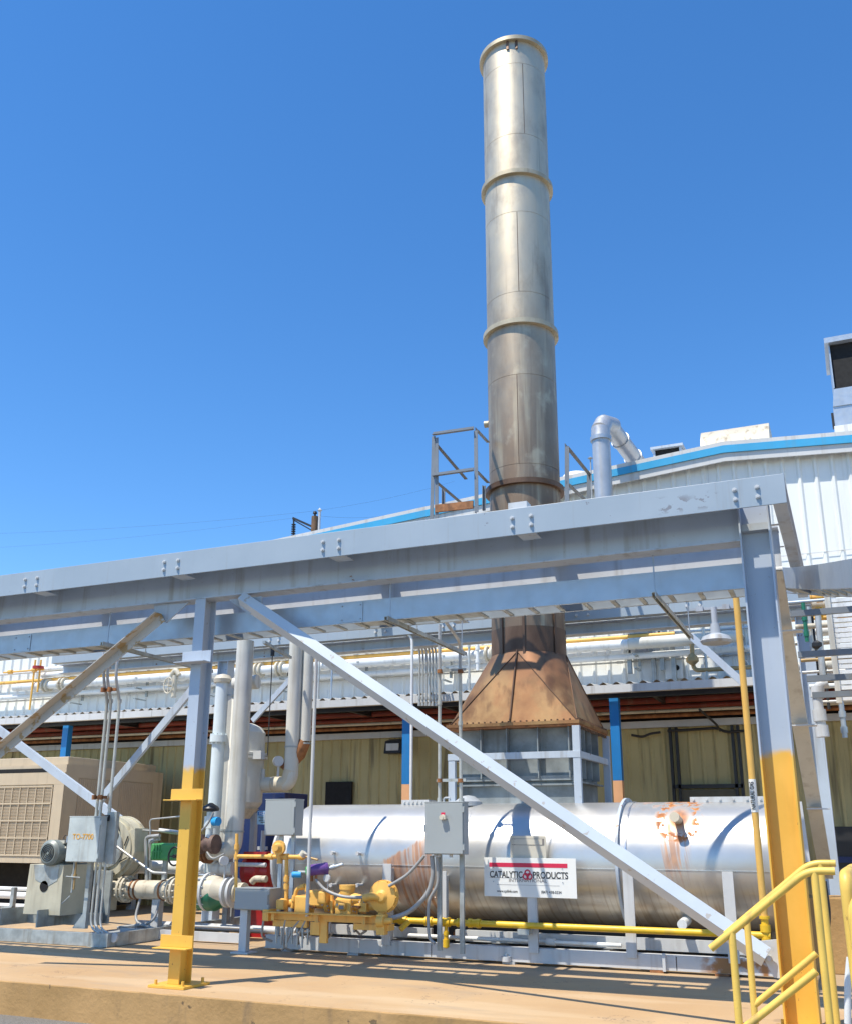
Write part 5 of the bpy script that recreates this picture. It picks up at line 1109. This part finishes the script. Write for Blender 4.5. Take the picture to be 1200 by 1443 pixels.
for i, (px0, py0, px1, py1, Y, r, mat, lab) in enumerate(((1105, 893, 1230, 886, 14.5, .05, WHITEP, 'white pipe low behind the bars at the right'), (1105, 908, 1230, 900, 14.3, .03, COND, 'thin conduit low behind the bars at the right'), (1112, 940, 1230, 932, 14.6, .06, LAG, 'grey pipe below the second bar at the right'), (1100, 875, 1230, 868, 14.2, .025, YEL, 'thin yellow pipe below the topmost bar at the right'), (1130, 948, 1230, 941, 13.0, .02, COND, 'thin conduit just above the third bar at the right'), (1104, 850, 1230, 843, 12.6, .02, GALV, 'galvanised slim pipe just under the curved tray at the right'), (1120, 884, 1230, 877, 12.9, .035, CREAM, 'cream pipe between the two topmost bars at the right'), (1128, 931, 1230, 925, 12.4, .022, BRASS, 'brass coloured slim pipe under the second bar at the right'), (1140, 968, 1230, 962, 12.6, .03, CYAN, 'pale blue pipe between the two lowest bars at the right'), (1146, 990, 1230, 985, 12.8, .02, COND, 'thin conduit lowest of all behind the bars at the right'))):
    a, b = at(px0, py0, y=Y), at(px1, py1, y=Y); th = thing('pipe', lab, 'pipe', tuple(a), 'coloured pipes right of the column'); MB().tube([(a.x, Y, a.z), (b.x, Y, a.z)], r, 12).cyl((a.x+.5, Y, a.z), (a.x+.6, Y, a.z), r*1.5, n=12).build('pipe', mat, th)
for i, (px_, y0, y1, Y, r, mat, lab) in enumerate(((1138, 855, 925, 13.0, .02, COND, 'slim upright conduit between the bars beside the rear column'), (1166, 840, 960, 12.4, .03, GALV, 'galvanised upright pipe left of the slatted tray'), (1143, 860, 985, 13.4, .015, RUBBER, 'thin black cable beside the rear column'), (1174, 870, 940, 13.2, .04, WHITEP, 'white upright pipe behind the slatted tray'), (1131, 850, 905, 12.6, .025, GREEND, 'short dark green upright pipe beside the rear column'), (1157, 905, 1000, 12.8, .018, RUBBER, 'black upright cable between the bars at the right'), (1184, 985, 1040, 12.5, .03, GALV, 'short upright pipe below the slatted tray'))):
    a, b = at(px_, y0, y=Y), at(px_, y1, y=Y); pipe('upright_pipe', lab, [V(a.x, Y, a.z), V(a.x, Y, b.z)], r, mat, 'pipe', 'upright pipes at the right', couplings=((0, .4), (0, .8)))
# red and pale pipes up under the canopy
for i, (lab, yl, pyr, Y, r, mat) in enumerate((('thick red brown pipe highest under the canopy', 1008, 991, 15.9, .05, REDPIPE), ('thin red brown pipe under the canopy just below the thick one', 1018, 1000, 15.95, .04, REDPIPE), ('thin pale pipe under the canopy', 1026, 1006, 15.8, .025, CREAM), ('slim white conduit nearest the canopy gutter', 993, 977, 15.5, .02, WHITEP), ('thin rusty pipe lowest under the canopy', 1030, 1012, 16.1, .035, RUST))):
    a = at(850, pyr, y=Y); o = thing('canopy_pipe', lab, 'pipe', (-6, Y, a.z), 'pipes under the canopy'); MB().tube([(-20, Y, a.z), (3.0, Y, a.z)], r, 12).build('pipe', mat, o)
lp = thing('wall_lamp', 'small dark floodlight fixed under the canopy on the beige wall', 'lamp', tuple(at(552, 1052, y=16.2)))
a, b = at(544, 1041, y=16.15), at(568, 1062, y=16.15); MB().prism([(a.x, 16.3, a.z), (a.x, 16.1, a.z-.05), (a.x, 16.05, b.z), (a.x, 16.3, b.z)], (b.x-a.x, 0, 0)).build('housing', BLACK, lp, .01); MB().box((a.x+.05, 16.05, b.z+.05), (b.x-.05, 16.08, a.z-.1)).build('lens', GUTTER, lp)
cb = MB().tube(bend([at(985, 1000, y=15.2), at(1010, 1022, y=15.9), at(1014, 1030, y=16.2)], .3), .018, 8).build('sagging_cable', RUBBER); tag(cb, 'dark cable sagging from the canopy to the beige wall', 'cable')
pts = [at(x, y_, y=16.28) for x, y_ in ((889, 1036), (905, 1039), (915, 1034), (930, 1032))]; cb = MB().tube(bend(pts, .2), .02, 8).build('sagging_cable', RUBBER); tag(cb, 'short dark cable looped on the beige wall beside the blue post', 'cable')
pts = [at(x, y_, y=16.28) for x, y_ in ((940, 1030), (965, 1029), (1010, 1026), (1022, 1032), (1048, 1030))]; cb = MB().tube(bend(pts, .2), .022, 8).build('sagging_cable', RUBBER); tag(cb, 'dark cable draped above the door frame on the beige wall', 'cable')
# hanging bell lamps under the rack
def bell(label, px_, py_, Y, s=1):
    c = at(px_, py_, y=Y); th = thing('hanging_lamp', label, 'lamp', tuple(c), 'bell lamps under the rack')
    MB().lathe((c.x, Y, c.z-.09*s), (c.x, Y, c.z+.14*s), [(0, 0), (0, .16*s), (.12, .18*s), (.35, .15*s), (.5, .06*s), (1, .05*s), (1, 0)], 28).build('shade', STEEL_D, th, label=None)
    MB().cyl((c.x, Y, c.z+.14*s), (c.x, Y, c.z+.34*s), .035*s, n=12).bar((c.x-.28*s, Y, c.z+.33*s), (c.x+.28*s, Y+.05, c.z+.33*s), .03, .03).build('bracket', STEEL_D, th)
    for k in (-.2, .1): MB().box((c.x+k*s, Y-.03, c.z+.30*s), (c.x+(k+.08)*s, Y+.03, c.z+.36*s)).build('clamp', STEEL_D, th)
bell('bell shaped lamp hanging near the tall yellow riser', 1008, 896, 11.5, 1.0)
bell('small bell shaped lamp hanging under the tray at far left', 145, 936, 10.5, .7)
# ------------------------------------------------------------------ roof
rd = thing('roof_duct', 'shiny round metal duct with an elbow rising beside the roof edge', 'duct', tuple(at(848, 700, y=15.6)))
a, e = at(850, 700, y=15.6), at(850, 618, y=15.6)
f_ = at(892, 655, y=19.5)
DUCT = paint('dull_silver_duct', (.50, .51, .52), .4, .5, .06, 5, .1)
MB().cyl((a.x, 15.6, 5.0), (a.x, 15.6, e.z), .155, n=28).build('riser', DUCT, rd)
MB().lathe((a.x, 15.6, e.z-.04), (a.x, 15.6, e.z+.03), [(0, .155), (0, .185), (1, .185), (1, .155)], 28, caps=False).build('collar', GALV, rd)
pts = [V(a.x, 15.6, e.z), V(a.x+.0, 15.62, e.z+.18), V(a.x+.03, 15.75, e.z+.34), V(a.x+.12, 16.0, e.z+.38)]
m = MB()
for p, q in zip(pts, pts[1:]): m.cyl(p-(q-p)*.12, q+(q-p)*.12, .165, n=28)
m.build('elbow', DUCT, rd)
p = V(a.x+.1, 15.95, e.z+.36); q = V(a.x+.55, 18.0, e.z-.25)
MB().cyl(p, q, .155, n=28).build('sloping_duct', DUCT, rd)
m = MB()
for f in (.2, .45, .7, .95): c = p.lerp(q, f); d = (q-p).normalized(); m.cyl(c-d*.02, c+d*.02, .175, n=28)
m.build('duct_joints', DUCT, rd)
MB().cyl((at(833, 690, y=16).x, 16, 7.0), (at(833, 690, y=16).x, 16, at(833, 645, y=16).z), .012, n=8).lathe((at(833, 690, y=16).x, 16, at(833, 648, y=16).z), (at(833, 690, y=16).x, 16, at(833, 643, y=16).z), [(0, 0), (.5, .05), (1, 0)], 12).build('lightning_rod', STEEL_D, rd)
dm = at(812, 680, y=18); d_ = thing('roof_dome', 'white rounded roof vent just right of the stack', 'roof vent', tuple(dm)); MB().lathe((dm.x, 18, dm.z-.5), (dm.x, 18, dm.z+.22), [(0, .35), (.75, .35), (.92, .25), (1, 0)], 28).build('cap', WHITEP, d_)
def hood_box(name, label, pa, pb, Y, depth, mat, dark=True, curved=False):
    a, b = at(*pa, y=Y), at(*pb, y=Y); th = thing(name, label, 'roof vent', ((a.x+b.x)/2, Y, b.z)); t_ = .03
    if curved:
        n = 10; prof = [(b.x*0+0, 0)]; h_ = a.z-b.z+.52
        pts = [(Y+depth*(1-math.cos(i*math.pi/2/n))*.5, b.z-.3+h_*math.sin(i*math.pi/2/n)) for i in range(n+1)]+[(Y+depth, b.z-.3+h_), (Y+depth, b.z-.3)]
        MB().prism([(a.x, y, z) for y, z in pts], (b.x-a.x, 0, 0)).build('hood', mat, th)
    else:
        MB().prism([(a.x-.08, Y-.05, a.z-.03), (a.x-.08, Y+depth, a.z+.02), (a.x-.08, Y+depth, a.z+.06), (a.x-.08, Y-.05, a.z+.02)], (b.x-a.x+.16, 0, 0)).build('lid', mat, th)
        MB().box((a.x, Y+.05, b.z-.4), (b.x, Y+depth, a.z-.031)).build('opening', VOID, th); MB().box((a.x-.04, Y, b.z-.4), (a.x-.001, Y+depth-.01, a.z-.032)).box((b.x+.001, Y, b.z-.4), (b.x+.04, Y+depth-.01, a.z-.032)).box((a.x, Y, b.z-.4), (b.x, Y+.04, b.z-.05)).build('side_panel', mat, th)
    return th
hood_box('roof_vent', 'low roof vent with a dark opening left of the long curved hood', (922, 632), (957, 642), 18.0, 1.0, STEEL)
hood_box('roof_vent', 'long cream curved roof ventilator hood behind the ridge', (984, 611), (1084, 622), 18.5, 1.2, CREAM, curved=True)
eh = thing('exhaust_cowl', 'tall grey sheet metal exhaust cowl with a black mouth on the roof', 'exhaust cowl', tuple(at(1190, 560, y=17.2)))
Y = 17.2; T = lambda x, y_: at(x, y_, y=Y)
a, b = T(1166, 484), T(1166, 548); xr_ = T(1235, 500).x; zb_ = T(1172, 606).z; bx = T(1174, 580).x
MB().box((a.x-.06, Y-.08, a.z-.02), (xr_, Y+1.3, a.z+.08)).build('roof_plate', GALV, eh)
MB().box((a.x, Y, b.z), (a.x+.02, Y+1.2, a.z-.021)).build('side_panel', GALV, eh); MB().box((a.x+.022, Y+.05, b.z+.01), (xr_, Y+.3, a.z-.03)).box((a.x+.022, Y+.02, b.z-.02), (xr_, Y+.3, b.z+.009)).build('mouth', VOID, eh)
MB().prism([(a.x, Y, b.z-.021), (bx, Y, b.z-.35), (xr_, Y, b.z-.35), (xr_, Y, b.z-.021)], (0, 1.2, 0)).build('transition', GALV, eh); MB().box((bx, Y+.02, zb_-.4), (xr_, Y+1.18, b.z-.351)).build('base_duct', GALV, eh)
MB().box((bx-.04, Y+.3, b.z-.62), (bx-.001, Y+.4, b.z-.34)).build('bracket', BLACK, eh); MB().box((bx-.02, Y-.02, zb_-.4), (xr_, Y+1.22, zb_+.06)).build('curb', WHITEP, eh)
# ------------------------------------------------------------------ far utility pole and wires
PY = 46.0
up_ = thing('utility_pole', 'old timber utility pole with a dark braced arm beyond the rack', 'utility pole', (at(444, 740, y=PY).x, PY, 0))
p = at(444, 728, y=PY); MB().lathe((p.x, PY, -.29), (p.x, PY, p.z), [(0, .26), (1, .19), (1, 0)], 16).build('pole', WOOD, up_)
q = at(452, 722, y=PY); MB().cyl((q.x, PY-.1, p.z-2.2), (q.x, PY-.1, q.z), .07, n=10).lathe((q.x, PY-.1, q.z), (q.x, PY-.1, q.z+.25), [(0, .07), (.4, .13), (1, 0)], 12).build('riser_conduit', PALE, up_)
a = at(413, 730, y=PY); b = at(440, 744, y=PY)
MB().bar((a.x, PY, a.z), (p.x, PY, b.z), .12, .12).bar((a.x, PY, a.z-.1), (p.x, PY, b.z-.25), .07, .07).build('arm', BLACK, up_)
a2 = at(414, 754, y=PY); MB().cyl((a.x+.05, PY, a.z), (a.x+.1, PY, a2.z), .05, n=8).build('drop_insulator', BLACK, up_)
m = MB()
for k in range(6): z = a.z-.1+(a2.z-a.z)*(.3+.13*k); m.cyl((a.x+.07, PY, z-.02), (a.x+.07, PY, z+.02), .13, n=10)
m.build('insulator_sheds', BLACK, up_)
MB().lathe((p.x, PY, p.z), (p.x, PY, p.z+.3), [(0, .06), (.6, .06), (.6, .13), (1, .1), (1, 0)], 12).build('top_insulator', BLACK, up_)
def wire(label, pts, r=.02):
    r *= .33; out = []; pts = [V(q) for q in pts]
    for p_, q_ in zip(pts, pts[1:]):
        for j in range(12): u_ = j/12; c = p_.lerp(q_, u_); c.z -= .8*u_*(1-u_); out.append(c)
    out.append(pts[-1]); tag(MB().tube(out, r, 6).build('overhead_wire', RUBBER), label, 'wire', 'overhead wires at the utility pole')
wire('uppermost thin overhead wire passing over the utility pole', [at(-10, 752, y=40), at(444, 720, y=PY), at(640, 678, y=60)], .012)
wire('lower thin overhead wire left of the utility pole', [at(-10, 772, y=42), at(413, 730, y=PY)], .010)
wire('short overhead wire right of the utility pole', [at(450, 727, y=PY), at(560, 724, y=60)], .014)
# ------------------------------------------------------------------ pipes and bars right of the column
for i, (px0, py0, px1, py1, Y, mat, lab) in enumerate(((1108, 866, 1290, 856, 11.0, RAILD, 'topmost grey bar of the rack beside the stacked slats'), (1124, 923, 1290, 917, 11.2, RAILD, 'second grey bar down beside the stacked slats'), (1136, 957, 1290, 950, 11.4, RAILD, 'third grey bar down beside the stacked slats'), (1144, 980, 1290, 974, 11.6, RAILD, 'lowest grey bar beside the stacked slats'))):
    a, b = at(px0, py0, y=Y), at(px1, py1, y=Y); o = thing('strut_bar', lab, 'strut bar', tuple(a), 'grey bars right of the column'); MB().bar((a.x, Y, a.z), (b.x, Y, a.z), .065, .05).build('bar', mat, o)
sl = thing('ladder_tray', 'upright ladder tray of pale slats at the right edge', 'cable tray', tuple(at(1190, 900, y=11.9)))
a, b = at(1177, 832, y=11.9), at(1177, 985, y=11.9); zt2, zb2 = a.z, b.z; x0 = a.x-.10; x1 = x0+.85
n_ = 22; first = None
for i in range(n_):
    z = zt2-(zt2-zb2)*i/(n_-1)
    if first is None: first = MB().box((x0+.03, 11.88, z-.022), (x1-.03, 11.92, z+.022)).build('slat', WHITEP, sl); z_0 = z
    else: o = first.copy(); COL.objects.link(o); o.location.z = first.location.z+(z-z_0)
for x in (x0, x1): MB().box((x-.03, 11.86, zb2-.05), (x+.029, 11.94, zt2+.1)).build('side_rail', LAG, sl)
a, b = at(1163, 838, y=11.5), at(1230, 812, y=10); MB().bar(a, b, .06, .05).build('top_rail', PALE, sl)
pipe('drop_pipe', 'steel drop pipe with a dark joint right of the column', [at(1152, 868, y=11.8), at(1158, 945, y=11.8), at(1160, 960, y=11.8)], .035, COND, 'pipe', br=.02)
c = at(1151, 909, y=11.8); tag(MB().lathe((c.x, 11.8, c.z-.05), (c.x, 11.8, c.z+.05), [(0, .03), (.3, .06), (.7, .06), (1, .03)], 12).build('pipe_union', BLACK), 'dark round pipe union on the steel drop pipe', 'union')
pipe('drop_pipe', 'pale pipe bent over and dropping below the grey bars', [at(1166, 962, y=12.2), at(1152, 966, y=12.2), at(1151, 985, y=12.2), at(1158, 1032, y=12.2)], .055, PALE, 'pipe', br=.18, couplings=((1, .5), (2, .5), (2, .97)))
for i, (lab, py0, py1, Y, mat, r) in enumerate((('upper rusty yellow pipe under the curved tray', 846, 838, 13.5, YEL, .05), ('lower yellow pipe among the bars at the right', 865, 858, 13.6, YELB, .05), ('green pipe beside the lower yellow pipe', 862, 852, 13.9, GREENP, .06), ('grey pipe above the green pipe at the right', 856, 846, 13.8, LAG, .09))):
    a, b = at(1098 if i != 1 else 1130, py0, y=Y), at(1172 if i != 3 else 1230, py1, y=Y); o = thing('pipe', lab, 'pipe', tuple(a), 'coloured pipes right of the column'); MB().tube([(a.x, Y, a.z), (b.x, Y, a.z)], r, 12).cyl((a.x+.3, Y, a.z), (a.x+.4, Y, a.z), r*1.4, n=12).cyl((b.x-.2, Y, a.z), (b.x-.12, Y, a.z), r*1.5, n=12).build('pipe', mat, o)
mb_ = thing('meter_box', 'dark machine with blue frame in the shade at the right edge', 'machine', tuple(at(1190, 1200, y=15.9)))
a, b = at(1172, 1165, y=15.9), at(1215, 1250, y=15.9); MB().box((a.x, 15.9, 0), (b.x, 16.2, a.z)).build('case', BLACK, mb_, .01); MB().box((a.x-.02, 15.87, a.z-.5), (b.x+.02, 15.899, a.z-.42)).box((a.x+.35, 15.87, .3), (a.x+.42, 15.899, a.z-.1)).build('frame', NAVY, mb_)
cn = thing('concrete_plinth', 'dark grey concrete plinth on the slab right of the yellow column', 'plinth', tuple(at(1160, 1290, y=12)))
a, b = at(1130, 1262, y=11.5), at(1200, 1300, y=11.5); MB().box((a.x, 11.5, 0), (b.x+.3, 12.1, a.z-.02)).build('block', KERB, cn, .01)
cb = MB().tube(bend([at(1162, 1242, y=9.8), at(1169, 1290, y=9.8), at(1165, 1322, y=9.8), at(1162, 1325, y=9.8)], .2), .014, 8).build('hanging_cable', RUBBER); tag(cb, 'black cable hanging in a loop right of the yellow column', 'cable')
pipe('pipe', 'white striped slim pipe standing at the lower right edge', [at(1194, 1443, y=6.8), at(1194, 1385, y=6.8), at(1197, 1350, y=6.8)], .02, WHITEP, 'pipe', br=.03)
gd = thing('ladder_guard', 'slotted white angle leaning behind the right yellow column', 'angle bar', tuple(at(1130, 1170, y=9.5)))
a, b = at(1125, 1130, y=9.5), at(1140, 1215, y=9.5); MB().bar((a.x, 9.5, a.z), (a.x+.02, 9.5, b.z), .05, .05).build('bar', PALE, gd)
# ------------------------------------------------------------------ stairs and handrails
def rail(label, Y, top, mid, posts, r=.0225):
    th = thing('handrail', label, 'handrail', (at(*posts[0][0], y=Y).x, Y, -.29), 'yellow stair handrails')
    P = [at(*p, y=Y) for p in top]; zt_ = P[-1].z; P[1].z = zt_; MB().tube(bend(P, .14, 8), r, 16).build('top_rail', YELR, th)
    sl_ = (P[1].z-P[0].z)/(P[1].x-P[0].x)
    for (pt, nm, zb2) in posts:
        c = at(*pt, y=Y); zz = min(zt_, P[0].z+(c.x-P[0].x)*sl_) if c.x < P[1].x else zt_
        MB().tube([(c.x, Y, zb2), (c.x, Y, zz-.002)], r*.98, 16).build('post', YELR, th)
    a, b = at(*mid[0], y=Y), at(*mid[1], y=Y); xa = at(*posts[0][0], y=Y).x
    MB().tube([(xa, Y, b.z-(b.x-xa)*sl_), (b.x, Y, b.z)], r*.97, 16).build('mid_rail', YELR, th)
rail('nearer sloping yellow handrail rising to the right', 6.5, [(1001, 1337), (1137, 1228), (1176, 1228)], [(1049, 1443), (1150, 1369)], [((1031, 1319), 0, -.29), ((1147, 1232), 0, -.0)])
rail('farther sloping yellow handrail close to the right column', 7.42, [(1022, 1317), (1141, 1217), (1177, 1217)], [(1063, 1415), (1150, 1344)], [((1052, 1301), 0, -.29), ((1157, 1236), 0, -.0)])
Y = 4.0; th = thing('handrail', 'thick yellow rail post with a rounded top at the right edge', 'handrail', tuple(at(1195, 1443, y=Y)), 'yellow stair handrails')
a = at(1191, 1234, y=Y); MB().tube(bend([(a.x+.012, Y, -.29), (a.x, Y, a.z-.1), (a.x, Y, a.z), (a.x+.02, Y+.5, a.z+.005)], .08, 8), .024, 18).build('post', YELR, th)
b = at(1199, 1262, y=Y-.1); MB().tube(bend([(b.x+.012, Y-.1, .2), (b.x, Y-.1, b.z-.05), (b.x+.03, Y-.1, b.z), (b.x+.5, Y-.1, b.z+.02)], .06, 8), .02, 16).build('return_rail', YELR, th)
st = thing('concrete_steps', 'low concrete steps between the yellow handrails', 'steps', (-.6, 6.95, -.29))
MB().box((-.72, 6.42, -.29), (.6, 7.58, -.145)).build('step', KERB, st, .01); MB().box((-.42, 6.42, -.1449), (.6, 7.58, -.003)).build('step', KERB, st, .01)
